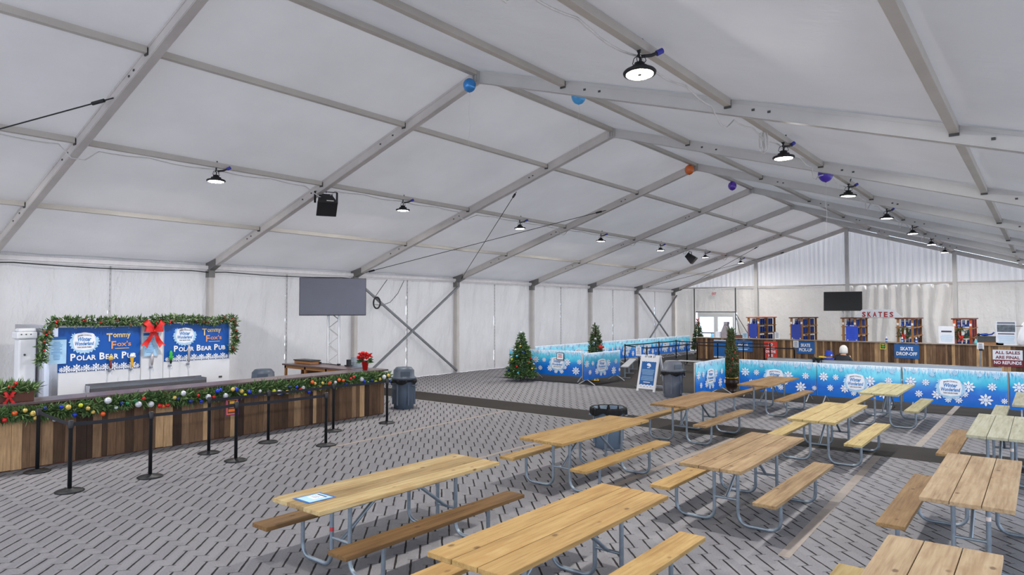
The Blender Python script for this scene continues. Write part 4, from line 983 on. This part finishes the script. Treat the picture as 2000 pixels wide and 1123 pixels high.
def f6(mb, w, h, O): mb.quad(O-V((0, -.001, 0))-Y*h*.3, X, Y, w, h*.4, 2); text(mb, 'ALL SALES', O+Y*h*.34, X, Y, w*.84, h*.19, 2, .03); text(mb, 'ARE FINAL', O+Y*h*.05, X, Y, w*.82, h*.19, 2, .03); text(mb, 'NO REFUNDS', O-Y*h*.27-V((0, .002, 0)), X, Y, w*.92, h*.2, 1, .03)
sign('counter_sign', 6.57, 7.52, .27, .92, ['paper', 'print white', 'maroon'], 'white and maroon ALL SALES ARE FINAL, NO REFUNDS sign', f6)
M('leaf green', (90, 150, 60), .6); M('sign yellow', (214, 206, 70), .5)
def f7(mb, w, h, O): mb.quad(O, X, Y, w*.75, h*.75, 1); mb.ball(O-Y*h*.1, w*.3, 10, 2, sq=(1, .1, .7)); mb.quad(O+Y*h*.22-V((0, .002, 0)), X, Y, w*.5, h*.12, 0)
sign('allergy_card', 2.58, 2.82, .79, 1.08, ['sign yellow', 'ink dark', 'leaf green'], 'small yellow and green card on the plank counter', f7)
def fp(mb, w, h, O): lines(mb, O+Y*h*.36, X, Y, w*.75, 8, h*.1, h*.035, 1, .4)
sign('paper_sheet', -1.04, -.8, .74, 1.06, ['paper', 'ink dark'], 'white paper sheet left of the SKATE PICK-UP sign', fp, 'paper', yf-.03)
def leanpaper(x, y, w, h, label, fn=fp, mats=('paper', 'ink dark')):
    o = sign('paper_sheet', x, x+w, 1.105, 1.105+h, list(mats), label, fn, 'paper', y); return o
leanpaper(-2.0, 23.9, .24, .33, 'white paper leaning beside the leftmost skate rack')
leanpaper(-3.5, 23.75, .24, .26, 'pale blue card at the foot of the leftmost skate rack', fp, ('print pale blue', 'ink dark'))
def f8(mb, w, h, O): lines(mb, O+Y*h*.2, X, Y, w*.66, 1, .1, h*.09, 2, 0); lines(mb, O-Y*h*.02, X, Y, w*.8, 6, h*.07, h*.025, 1, .3)
leanpaper(4.74, 23.75, .56, .72, 'large white board with small print beside the rightmost skate rack', f8, ('paper', 'print pale blue', 'ink dark'))
M('photo grey', (92, 100, 108), .4, var=.5, scale=9)
def f9(mb, w, h, O): lines(mb, O+Y*h*.45, X, Y, w*.9, 2, h*.05, h*.03, 1, .1); mb.quad(O+Y*h*.2, X, Y, w*.88, h*.3, 2); lines(mb, O-Y*h*.03, X, Y, w*.8, 1, .1, h*.04, 1, 0); lines(mb, O-Y*h*.12, X, Y, w*.88, 7, h*.05, h*.02, 3, .2)
leanpaper(6.68, 23.8, .66, .95, 'white poster with a dark photograph at the right end of the skate counter', f9, ('paper', 'ink dark', 'photo grey', 'print pale blue'))
# small paper on a pole
t = thing('sign_stand', 'grey pole stand with a small white paper sign at right', 'sign', (6.2, 23.2, 0))
MB().lathe([(.16, 0), (.16, .02), (.03, .04)], n=20).build('base', 'black metal', t); MB().tube([(0, 0, .03), (0, 0, .93)], .022, 10).build('pole', 'galvanised tube', t); MB().box(-.05, -.03, .88, .08, .03, .96).build('head', 'black plastic', t)
mb = MB(); mb.slab((0, -.03, 1.07), X, Y, .23, .26, .006, 0); fp(mb, .23, .26, V((0, -.033, 1.07))); mb.build('sign_sheet', ['paper', 'ink dark'], t)
# pump bottles
for x, lb in ((2.82, 'above the yellow card'), (3.42, 'above the left end of the SKATE DROP-OFF sign'), (3.94, 'above the right end of the SKATE DROP-OFF sign')):
    t = thing('spray_bottle', 'blue and white spray bottle '+lb, 'bottle', (x, 23.68, 1.102), 0, 'spray bottles on the skate counter')
    MB().lathe([(.04, 0), (.042, .01), (.042, .14), (.03, .16)], n=14).build('bottle', 'connector blue', t); MB().lathe([(.031, .155), (.035, .16), (.03, .2), (.012, .25)], n=14).build('cap', 'print white', t)
    MB().lathe([(.0432, .04), (.0432, .1)], n=14, cap=False).build('label_band', 'print pale blue', t)
# grey peaked box and white boxes left
M('grey card', (150, 142, 148), .7)
mb = MB(); mb.add([(-.3, -.12, 0), (.0, -.12, .72), (.12, -.12, .72), (.32, -.12, 0), (-.3, .15, 0), (.0, .15, .72), (.12, .15, .72), (.32, .15, 0), (.16, -.121, 0), (.08, -.121, .42), (-.05, -.121, 0)], [(0, 3, 2, 1), (4, 5, 6, 7), (0, 1, 5, 4), (1, 2, 6, 5), (2, 3, 7, 6), (0, 4, 7, 3)]); mb.box(-.02, -.14, .66, .16, .17, .8)
tag(mb.build('peaked_display', 'grey card', None, (-4.45, 23.95, 1.105)), 'grey peaked display stand in front of the right door pane', 'display stand')
mb = MB(); mb.box(-.11, -.08, 0, .11, .08, .3); tag(mb.build('white_box', 'print white', None, (-4.72, 23.7, 1.105)), 'small white box on the left end of the skate counter', 'box')
mb = MB(); mb.box(-.28, -.18, 0, .28, .18, .07); mb.box(-.28, .13, .07, .28, .18, .14); tag(mb.build('wooden_tray', 'dark wood', None, (-3.74, 24.0, 1.102), .03), 'flat brown wooden tray left of the leftmost skate rack', 'tray')
# right end clutter
mb = MB(); mb.box(-.3, -.16, 0, .3, .16, .2); mb.box(-.32, -.17, .2, .32, .17, .24)
tag(mb.build('storage_box', 'dark bracket', None, (6.36, 24.0, 1.2)), 'dark grey storage box right of the rightmost skate rack', 'box')
mb = MB(); mb.box(-.5, -.2, 0, .5, .2, .095); tag(mb.build('wooden_plank_box', 'orange wood', None, (6.42, 24.0, 1.102)), 'low orange wood box under the dark grey storage box', 'box')
mb = MB(); mb.ball((0, 0, .06), .1, 10, 0, sq=(1.6, .8, .6)); mb.tube([(.14, 0, .06), (.24, 0, .08), (.32, 0, .16)], .03, 8); mb.ball((-.2, 0, .05), .06, 8, 1)
tag(mb.build('work_gloves', ['skate blue', 'black plastic'], None, (6.3, 24.0, 1.442)), 'blue gloves lying on the dark grey storage box', 'gloves')
M('aqua plastic', (110, 200, 206), .4)
mb = MB(); mb.lathe([(.05, 0), (.06, .1), (.03, .18), (.02, .24)], n=12); tag(mb.build('squeeze_bottle', 'aqua plastic', None, (6.02, 23.7, 1.102)), 'small aqua bottle beside the rightmost skate rack', 'bottle')
# white padded skating aid with a blue strip
t = thing('skating_aid', 'white rounded skating aid figure with a blue strip at the right edge', 'skating aid', (7.62, 23.85, 1.102))
MB().lathe([(.2, 0), (.25, .06), (.27, .25), (.22, .5), (.14, .72), (.11, .85), (.06, .92)], n=24).build('body', 'print white', t)
mb = MB(); mb.ball((.02, -.22, .55), .1, 10, 0, sq=(.5, .25, 1.8)); mb.build('strip', 'ink cyan', t); mb = MB(); mb.tube([(-.3, -.05, .76), (.1, -.12, .78)], .018, 8); mb.build('handle', 'grey card', t)

# ------------------------------------------------------------------ skate racks: rows of shelves running back from the counter
def boot_mesh():
    mb = MB(); mb.box(-.05, -.13, .05, .05, .12, .08, 0)
    prof = [(-.13, .08, .13), (.02, .08, .15), (.05, .1, .29), (.12, .1, .3)]
    mb.hexa([(-.045, -.13, .08), (.045, -.13, .08), (.045, .12, .08), (-.045, .12, .08), (-.035, -.1, .14), (.035, -.1, .14), (.045, .12, .16), (-.045, .12, .16)])
    mb.hexa([(-.045, -.03, .14), (.045, -.03, .14), (.045, .12, .14), (-.045, .12, .14), (-.05, -.02, .3), (.05, -.02, .3), (.05, .12, .31), (-.05, .12, .31)])
    mb.box(-.055, -.03, .24, .055, .0, .27, 1); mb.box(-.04, -.02, .3, .04, .1, .325, 1); mb.box(-.006, -.14, .0, .006, .13, .05, 2)
    return mb
boot = boot_mesh(); bproto = None
def skate(x, y, z, rz, label):
    global bproto
    if bproto is None: bproto = boot.build('ice_skate', ['skate blue', 'tape white', 'steel'])
    else: bproto2 = bproto.copy(); COL.objects.link(bproto2); 
    o = bproto if not skate.n else bproto2
    skate.n += 1; o.location = (x, y, z); o.rotation_euler[2] = rz; tag(o, label, 'ice skate', 'rental skates on the racks')
skate.n = 0
RX = [(-3.42, .58, 'orange wood', 'leftmost'), (-1.36, .56, 'orange wood', 'second'), (.93, .58, 'orange wood', 'middle'), (3.13, .64, 'orange wood', 'fourth'), (5.2, .66, 'rust wood', 'rightmost')]
RD = 2.5
M('poster blue', (40, 62, 160), .45); M('poster bright', (42, 78, 206), .45)
for x0, w, m, nm in RX:
    t = thing('skate_rack', '%s wooden skate rack behind the far counter' % nm, 'rack', (x0, 24.3, 0), 0, 'wooden skate racks'); mb = MB()
    for yy in (0, RD/2, RD):
        for xx in (0, w-.09): MB().box(xx, yy-.04, 0, xx+.09, yy+.04, 2.1).build('post', m, t)
    for z in (.5, .93, 1.36, 1.75):
        MB().box(-.04, -.06, z-.035, w+.04, RD+.06, z).build('shelf', 'orange wood', t)
    MB().box(-.06, -.08, 2.1, w+.06, RD+.08, 2.15).build('top_board', 'dark wood' if nm != 'leftmost' else 'rust wood', t)
    mb = MB()
    for xx in (0, w-.09): mb.box(xx+.005, -.045, 1.83, xx+.085, -.04, 1.93)
    mb.build('label_card', 'tape white', t)
    for r, z in enumerate((.93, 1.36, 1.75)):
        rn = ('low', 'middle', 'top')[r]
        for c in range(2):
            for k in range(3):
                skate(x0+w-.17, 24.3+.25+c*1.25+.33*k, z+.002, -pi/2, 'blue rental ice skate on the %s shelf of the %s rack' % (rn, nm))
        if r != 1:
            for k in range(2): skate(x0+.2+.16*k, 24.5, z+.002, 0, 'blue rental ice skate at the front of the %s shelf, %s rack' % (rn, nm))
    if nm in ('leftmost', 'second', 'middle'):
        mb = MB(); ox = x0+.28 if nm != 'middle' else x0+.42; h = .7 if nm != 'middle' else .66; zc = 1.46 if nm != 'middle' else 1.43
        mb.slab((0, 0, 0), X, Y, .42 if nm != 'middle' else .5, h, .008, 0); lines(mb, (0, -.002, h*.25), X, Y, .25, 5, .09, .02, 1, .3); mb.quad((-.18, -.002, -h*.45), X, Y, .04, .05, 2); mb.quad((.18, -.002, -h*.45), X, Y, .04, .05, 2)
        tag(mb.build('hanging_poster', ['poster blue' if nm != 'middle' else 'poster bright', 'skate blue', 'tape white'], None, (ox, 24.21, zc)), 'blue poster hung on the front of the %s skate rack' % nm, 'poster')
    else:
        q = thing('wreath', 'green wreath with a red bow on the %s skate rack' % nm, 'wreath', (x0+.3, 24.14, 1.5), 0, 'wreaths on the skate racks'); mb = MB()
        for k in range(150): a = R.uniform(0, 2*pi); c = V((.2*cos(a), 0, .2*sin(a))); tuft(mb, c, (R.gauss(0, 1), -.5+R.gauss(0, .3), R.gauss(0, 1)), 3, .1, .012, .0, .5)
        mb.build('foliage', 'foliage', q); bow(MB(), (0, -.1, -.14), X, Y, .14).build('bow', 'ribbon red', q)
# arched SKATES sign spanning two racks
t = thing('arch_sign', 'pale metal trapezoid sign with red SKATES letters over the racks', 'sign', (2.38, 24.32, 2.165))
mb = MB(); P = [(-.98, 0), (.98, 0), (.62, .36), (-.62, .36)]; vs = [(x, y, z) for y in (0, .05) for x, z in P]
mb.add(vs, [(0, 1, 2, 3), (7, 6, 5, 4), (0, 4, 5, 1), (1, 5, 6, 2), (2, 6, 7, 3), (3, 7, 4, 0)]); mb.build('panel', 'bench plank', t)
mb = MB(); mb.box(-1.0, -.01, -.014, 1.0, .06, 0); mb.build('rail', 'dark bracket', t)
M('letter red', (150, 34, 40), .5)
for k, ch in enumerate('SKATES'):
    mb = MB(); text(mb, ch, (-.55+.22*k, -.02, .14), X, Y, .15, .23, 0, .03); mb2 = MB(); text(mb2, ch, (-.55+.22*k, -.005, .14), X, Y, .15, .23, 0, .03); mb.v += mb2.v; n = len(mb2.v)
    mb.f += [tuple(i+n for i in f) for f in mb2.f]; mb.m += mb2.m; mb.s += mb2.s; mb.t += mb2.t; mb.build('letter', 'letter red', t)

# ------------------------------------------------------------------ televisions on truss towers
def truss(x, y, h, label, rz, w=.3):
    t = thing('truss_tower', label, 'truss', (x, y, 0), rz, 'truss towers'); mb = MB(); a = w/2
    for sx in (-1, 1):
        for sy in (-1, 1): mb.tube([(sx*a, sy*a, .02), (sx*a, sy*a, h)], .025, 8)
    mb.build('chord', 'aluminium bright', t); mb = MB(); n = int(h/.25)
    for k in range(n):
        z0, z1 = .05+k*(h-.1)/n, .05+(k+1)*(h-.1)/n; s = 1 if k % 2 else -1
        for q in (-1, 1): mb.tube([(s*a, q*a, z0), (-s*a, q*a, z1)], .009, 6); mb.tube([(q*a, s*a, z0), (q*a, -s*a, z1)], .009, 6)
    mb.build('lacing', 'aluminium', t); MB().box(-.35, -.35, 0, .35, .35, .015).build('base_plate', 'aluminium', t); return t
def tv(x, y, z, w, h, rz, label, mat, tilt=0):
    t = thing('television', label, 'television', (x, y, z), rz, 'televisions on towers'); t.rotation_euler[0] = tilt
    mb = MB(); mb.box(-w/2, -.03, -h/2, w/2, .03, h/2); mb.box(-w*.3, .03, -h*.3, w*.3, .07, h*.3); mb.build('case', 'black plastic', t, bevel=.006)
    MB().slab((0, -.032, .005), X, Y, w-.03, h-.04, .002).build('screen', mat, t)
    mb = MB(); mb.box(-.2, .07, -.15, .2, .1, .15); mb.build('mount', 'black metal', t)
M('screen grey', (74, 74, 88), .22, 0, .05, 2, spec=.6); M('screen black', (20, 20, 22), .3, 0, .05, 2)
truss(-7.75, 2.55, 3.0, 'silver box truss tower holding the big television by the left wall', radians(50))
tv(-7.45, 2.3, 2.875, 1.82, 1.06, radians(53), 'big dark grey television on a silver truss behind the bar', 'screen grey')
truss(.45, 27.42, 3.1, 'silver truss tower behind the skate racks', 0)
tv(.36, 27.1, 2.94, 1.74, .96, radians(4), 'black television high on a tower behind the skate racks', 'screen black', radians(-6))
# EXIT sign
t = thing('exit_sign', 'white sign with red EXIT letters above the double door', 'sign', (-7.33, 29.78, 3.48))
MB().box(-.17, -.02, -.11, .17, .02, .11).build('case', 'white plastic', t); mb = MB(); text(mb, 'EXIT', (0, -.023, 0), X, Y, .27, .16, 0, .03); mb.build('lettering', 'sign red', t)
mb = MB(); mb.tube([(0, 0, .11), (0, 0, .2)], .015, 6); mb.box(-.25, -.06, .2, -.12, .02, .3); mb.box(.1, -.06, .2, .22, .02, .3); mb.build('emergency_lamp', 'white plastic', t)

# ------------------------------------------------------------------ hanging loudspeakers
def speaker(x, y, z, rz, label):
    t = thing('loudspeaker', label, 'loudspeaker', (x, y, z), 0, 'hanging loudspeakers')
    a = bpy.data.objects.new('cabinet', None)
    mb = MB(); T = Matrix.Rotation(rz, 4, 'Z') @ Matrix.Rotation(radians(42), 4, 'X')
    P = [(-.15, .2, -.12), (.15, .2, -.12), (.15, .2, .12), (-.15, .2, .12), (-.23, -.25, -.2), (.23, -.25, -.2), (.23, -.25, .2), (-.23, -.25, .2)]
    mb.add([T @ V(p) for p in P], [(0, 3, 2, 1)[::-1], (4, 5, 6, 7), (0, 1, 5, 4), (1, 2, 6, 5), (2, 3, 7, 6), (3, 0, 4, 7)]); mb.build('cabinet', 'black plastic', t, bevel=.012)
    mb = MB(); mb.add([T @ V(p) for p in ((-.2, -.256, -.17), (.2, -.256, -.17), (.2, -.256, .17), (-.2, -.256, .17))], [(0, 1, 2, 3)]); mb.build('grille', 'black metal', t)
    mb = MB(); mb.add([T @ V(p) for p in ((-.02, -.2, .197), (.14, -.2, .197), (.14, -.15, .19), (-.02, -.15, .19))], [(0, 1, 2, 3)]); mb.build('badge', 'tape white', t)
    mb = MB(); Z = Matrix.Rotation(rz, 4, 'Z')
    mb.bar(Z @ V((-.25, 0, 0)), Z @ V((-.25, 0, .27)), .05, .012); mb.bar(Z @ V((.25, 0, 0)), Z @ V((.25, 0, .27)), .05, .012); mb.bar(Z @ V((-.255, 0, .27)), Z @ V((.255, 0, .27)), .05, .014); mb.build('yoke', 'black metal', t)
    mb = MB(); zt = rz_(x)-.25-z
    mb.tube([(0, 0, .27), (0, 0, zt+.02)], .012, 6); mb.tube([(.04, .02, .27), (.03, 0, zt+.03)], .008, 6); mb.build('hanger', 'steel', t)
speaker(-4.88, .2, 5.0, radians(62), 'black loudspeaker hanging from a rafter on the left slope, nearest')
speaker(-4.88, 20.75, 5.0, radians(100), 'small distant black loudspeaker hanging on the left roof slope')

# ------------------------------------------------------------------ balloons
def balloon(x, y, z, r, col, rough, label, sl, kind=0):
    t = thing('balloon', label, 'balloon', (x, y, z), 0, 'loose balloons under the roof')
    prof = [(.004, -1.25), (.03, -1.2)]+[(sin(a)*(1 if cos(a) > 0 else 1), -cos(a)*(1.15 if cos(a) > 0 else 1)) for a in [pi*k/14 for k in range(1, 14)]]+[(.01, 1)]
    M('balloon '+col[0], col[1], rough, col[2], .06, 3, spec=.8)
    MB().lathe([(q*r, zz*r) for q, zz in prof], n=24).build('skin', 'balloon '+col[0], t)
    mb = MB(); n = 10; mb.tube([(.01*sin(k*1.3), .01*cos(k), -1.24*r-sl*k/n) for k in range(n+1)], .0028, 4); mb.build('string', 'white cable', t)
balloon(.0, -.17, 6.66, .12, ('sky blue', (48, 132, 204), .3), .2, 'shiny blue balloon floating against the nearest ridge joint', 1.0)
balloon(1.88, .62, 6.27, .13, ('pale blue', (66, 160, 222), 0), .3, 'plain blue balloon half hidden behind the right rafter', .9)
balloon(-.05, 9.7, 6.74, .14, ('orange', (206, 98, 26), 0), .35, 'orange balloon floating by the third ridge joint', .8)
balloon(0, 13.1, 6.74, .14, ('purple', (92, 52, 176), .1), .25, 'purple balloon floating under the ridge', .9)
balloon(4.72, 5.62, 5.33, .15, ('violet', (62, 26, 172), 0), .35, 'purple balloon half hidden behind a rafter on the right slope', 1.1)

# ------------------------------------------------------------------ cabling
def cable(pts, r, m, label, name='power_cable', grp=None):
    return tag(MB().tube(pts, r, 6).build(name, m), label, 'cable', grp)
for sx, nm in ((-1, 'left'), (1, 'right')):
    pts = []; x = sx*W*.4756; z = rz_(x)-.15
    k = 0; y = -13.0
    while y < 29.5:
        ph = (y % B); dip = .07*abs(sin(pi*y/1.25))*(1 if sx > 0 else .6)
        if ph > 4.8 or ph < .3: pts.append((x-.11*1, y, z-.12-(.1 if ph > 4.85 or ph < .25 else 0)))
        else: pts.append((x-.075, y, z-dip))
        y += .21
    cable(pts, .012, 'white cable', 'white power cable clipped along the light purlin on the %s slope' % nm, 'power_cable', 'white cables along the purlins')
mb = MB()
for k in range(7):
    a = k*.9; mb.tube([(.05*cos(a), .05*sin(a), 0), (.08*cos(a), .08*sin(a), -.12), (.07*cos(a+.3), .07*sin(a+.3), -.28), (.02*cos(a), .02*sin(a), -.33), (-.04*cos(a), -.04*sin(a), -.24), (.03*cos(a+.8), .03*sin(a+.8), 0)], .009, 6)
tag(mb.build('cable_coil', 'white cable', None, (4.7, 1.75, 5.38)), 'bundle of white cable hanging beside the second right hand lamp', 'cable')
cable([(-W+.05, -15+.5*k, 3.6-.05*abs(sin(pi*k/10))*1.3-(.05 if k % 10 == 0 else 0)) for k in range(41)], .014, 'cable black', 'dark cable looped along the top of the left wall', 'eave_cable')
cable([(-W+.05, 6.45, 3.58), (-W+.05, 6.2, 3.3), (-W+.05, 5.9, 2.95), (-W+.05, 5.86, 2.7), (-W+.05, 6.2, 2.66), (-W+.05, 6.6, 2.78), (-W+.05, 6.95, 3.1), (-W+.05, 7.25, 3.58)], .01, 'cable black', 'thin black cable loop hanging on the wall right of the television', 'hanging_cable')
mb = MB()
for k in range(4): mb.tube([(0, (.13+.012*k)*cos(a), (.18+.01*k)*sin(a)) for a in [2*pi*j/20 for j in range(20)]], .012, 6, 0, True)
tag(mb.build('cable_coil', 'cable black', None, (-W+.24, 5.83, 2.75)), 'coil of black cable hung on the X brace beside the television', 'cable')

# ------------------------------------------------------------------ people on the long bench, seen from behind
def skin_body(name, J, E, m, parent, sub=2):
    me = bpy.data.meshes.new(name); me.from_pydata([j[:3] for j in J], E, []); o = bpy.data.objects.new(name, me); COL.objects.link(o); o.parent = parent; me.materials.append(MATS[m])
    md = o.modifiers.new('skin', 'SKIN'); md.use_smooth_shade = True
    for i, j in enumerate(J): sv = me.skin_vertices[0].data[i]; sv.radius = (j[3], j[4] if len(j) > 4 else j[3]); sv.use_root = i == 0
    sd = o.modifiers.new('sub', 'SUBSURF'); sd.levels = sub; sd.render_levels = sub
    return o
def seated(x, y, s, label, jacket, trouser, hat, hatkind):
    t = thing('person', label, 'person', (x, y, 0), 0)
    q = lambda *a: tuple(v*s for v in a)
    zb = .485
    def u(x_, y_, z_, r, r2=None): return (x_*s, y_*s, zb+(z_-zb)*s, r*s, (r2 or r)*s)
    J = [u(0, 0, .54, .13, .11), u(0, -.02, .72, .15, .11), u(0, -.02, .93, .17, .11), u(0, -.01, 1.06, .12, .09), u(0, .02, 1.12, .06), u(0, .03, 1.16, .085, .09), u(0, .035, 1.26, .09, .1), u(0, .03, 1.33, .05),
         u(.17, -.01, 1.03, .065), u(.22, .03, .78, .05), u(.18, .22, .66, .04), u(.08, .32, .62, .03), u(-.17, -.01, 1.03, .065), u(-.22, .03, .78, .05), u(-.18, .22, .66, .04), u(-.08, .32, .62, .03),
         u(.1, .06, .53, .085), u(.13, .42, .53, .065), (.13*s, .44*s, .1, .045*s), (.13*s, .56*s, .06, .04*s), u(-.1, .06, .53, .085), u(-.13, .42, .53, .065), (-.13*s, .44*s, .1, .045*s), (-.13*s, .56*s, .06, .04*s)]
    E = [(0, 1), (1, 2), (2, 3), (3, 4), (4, 5), (5, 6), (6, 7), (2, 8), (8, 9), (9, 10), (10, 11), (2, 12), (12, 13), (13, 14), (14, 15), (0, 16), (16, 17), (17, 18), (18, 19), (0, 20), (20, 21), (21, 22), (22, 23)]
    skin_body('body', J, E, 'skin', t)
    jj = [list(J[i]) for i in (0, 1, 2, 3, 8, 9, 10, 12, 13, 14)]
    for j in jj: j[3] += .035; j[4] += .035
    skin_body('jacket', jj, [(0, 1), (1, 2), (2, 3), (2, 4), (4, 5), (5, 6), (2, 7), (7, 8), (8, 9)], jacket, t)
    jj = [list(J[i]) for i in (0, 16, 17, 18, 20, 21, 22)]
    jj = [j if len(j) > 4 else j+[j[3]] for j in jj]
    for j in jj: j[3] += .02; j[4] += .02
    skin_body('trousers', jj, [(0, 1), (1, 2), (2, 3), (0, 4), (4, 5), (5, 6)], trouser, t)
    hz_ = zb+(1.24-zb)*s
    if hatkind == 0:
        MB().lathe([(.108*s, -.1*s), (.118*s, -.09*s), (.12*s, -.03*s), (.112*s, .06*s), (.08*s, .12*s), (.03*s, .15*s)], (0, .035*s, hz_), 24).build('beanie', hat, t)
    else:
        MB().lathe([(.17*s, -.06*s), (.165*s, -.04*s), (.13*s, .0), (.115*s, .12*s), (.1*s, .135*s)], (0, .03*s, hz_), 24).build('hat', hat, t)
        mb = MB(); mb.ball((.12*s, -.1*s, hz_-.03*s), .03*s, 8); mb.build('hat_patch', 'print white', t)
M('jacket dark', (34, 36, 44), .8, bump=.4, bscale=20); M('knit white', (222, 218, 212), .85, bump=.6, bscale=60); M('cloth blue', (24, 60, 170), .8); M('trousers dark', (40, 42, 52), .85); M('cloth green', (84, 96, 50), .85); M('cloth yellow', (196, 160, 50), .85)
seated(3.3, 13.46, 1.02, 'person in a white knit beanie and dark jacket seated with back turned', 'jacket dark', 'trousers dark', 'knit white', 0)
seated(2.87, 13.5, .82, 'person in a blue hat seated beside the one in the white beanie', 'cloth blue', 'trousers dark', 'cloth blue', 1)
t = thing('draped_jacket', 'dark jacket with green and yellow cloth draped over the bench back', 'jacket', (2.62, 13.17, .95))
mb = MB(); nu, nv = 10, 12; vs = []
for j in range(nv+1):
    for i in range(nu+1):
        a = j/nv; b = i/nu-.5; yy = -.08 if a < .45 else (-.08+(a-.45)*.7); zz = .035-.2*max(0, .45-a)*2.2*(.6+.4*sin(i*1.3)) if a < .45 else .035+.03*sin(i*1.7)-.3*max(0, a-.7)
        vs.append((b*.3*(1-.25*max(0, .4-a))+.015*sin(j*1.1), yy-.02*abs(sin(i*1.4)), zz+.035*abs(sin(i*.9+j*.4))))
mb.add(vs, [(j*(nu+1)+i, j*(nu+1)+i+1, (j+1)*(nu+1)+i+1, (j+1)*(nu+1)+i) for j in range(nv) for i in range(nu)], 0, True); mb.build('cloth', 'jacket dark', t)
mb = MB(); mb.tube([(.05, -.06, .08), (.16, -.02, .075), (.26, .0, .07)], [.035, .04, .02], 8, 1); mb.tube([(-.02, -.1, .05), (.06, -.09, .06)], .03, 8, 0); mb.build('sleeve', ['cloth green', 'cloth yellow'], t)

# ------------------------------------------------------------------ camera, daylight
cam = bpy.data.cameras.new('camera'); co = bpy.data.objects.new('camera', cam); COL.objects.link(co); SC.camera = co
cam.sensor_width = 36; cam.lens = 1293.63/2000*36; cam.clip_end = 300
co.location = (8.19, -9.1275, 2.5008); co.rotation_euler = (pi/2+.034, 0, .6759)
w = bpy.data.worlds.new('sky'); SC.world = w; w.use_nodes = True
bg = w.node_tree.nodes['Background']; bg.inputs[0].default_value = (.74, .85, 1.0, 1); bg.inputs[1].default_value = 2.2
sun = bpy.data.lights.new('sun', 'SUN'); sun.energy = 6; sun.angle = .02; sun.color = (1, .95, .88)
so = bpy.data.objects.new('sun', sun); COL.objects.link(so); so.location = (-30, 20, 30); so.rotation_euler = V((.76, -.42, -.58)).to_track_quat('-Z', 'Y').to_euler()
vs = SC.view_settings; vs.view_transform = 'Standard'; vs.look = 'None'; vs.gamma = 1; vs.exposure = 0.3; vs.use_curve_mapping = False
SC.cycles.use_denoising = True
SC.cycles.max_bounces = 8; SC.cycles.diffuse_bounces = 4; SC.cycles.transmission_bounces = 6; SC.cycles.transparent_max_bounces = 8
SC.cycles.sample_clamp_indirect = 6
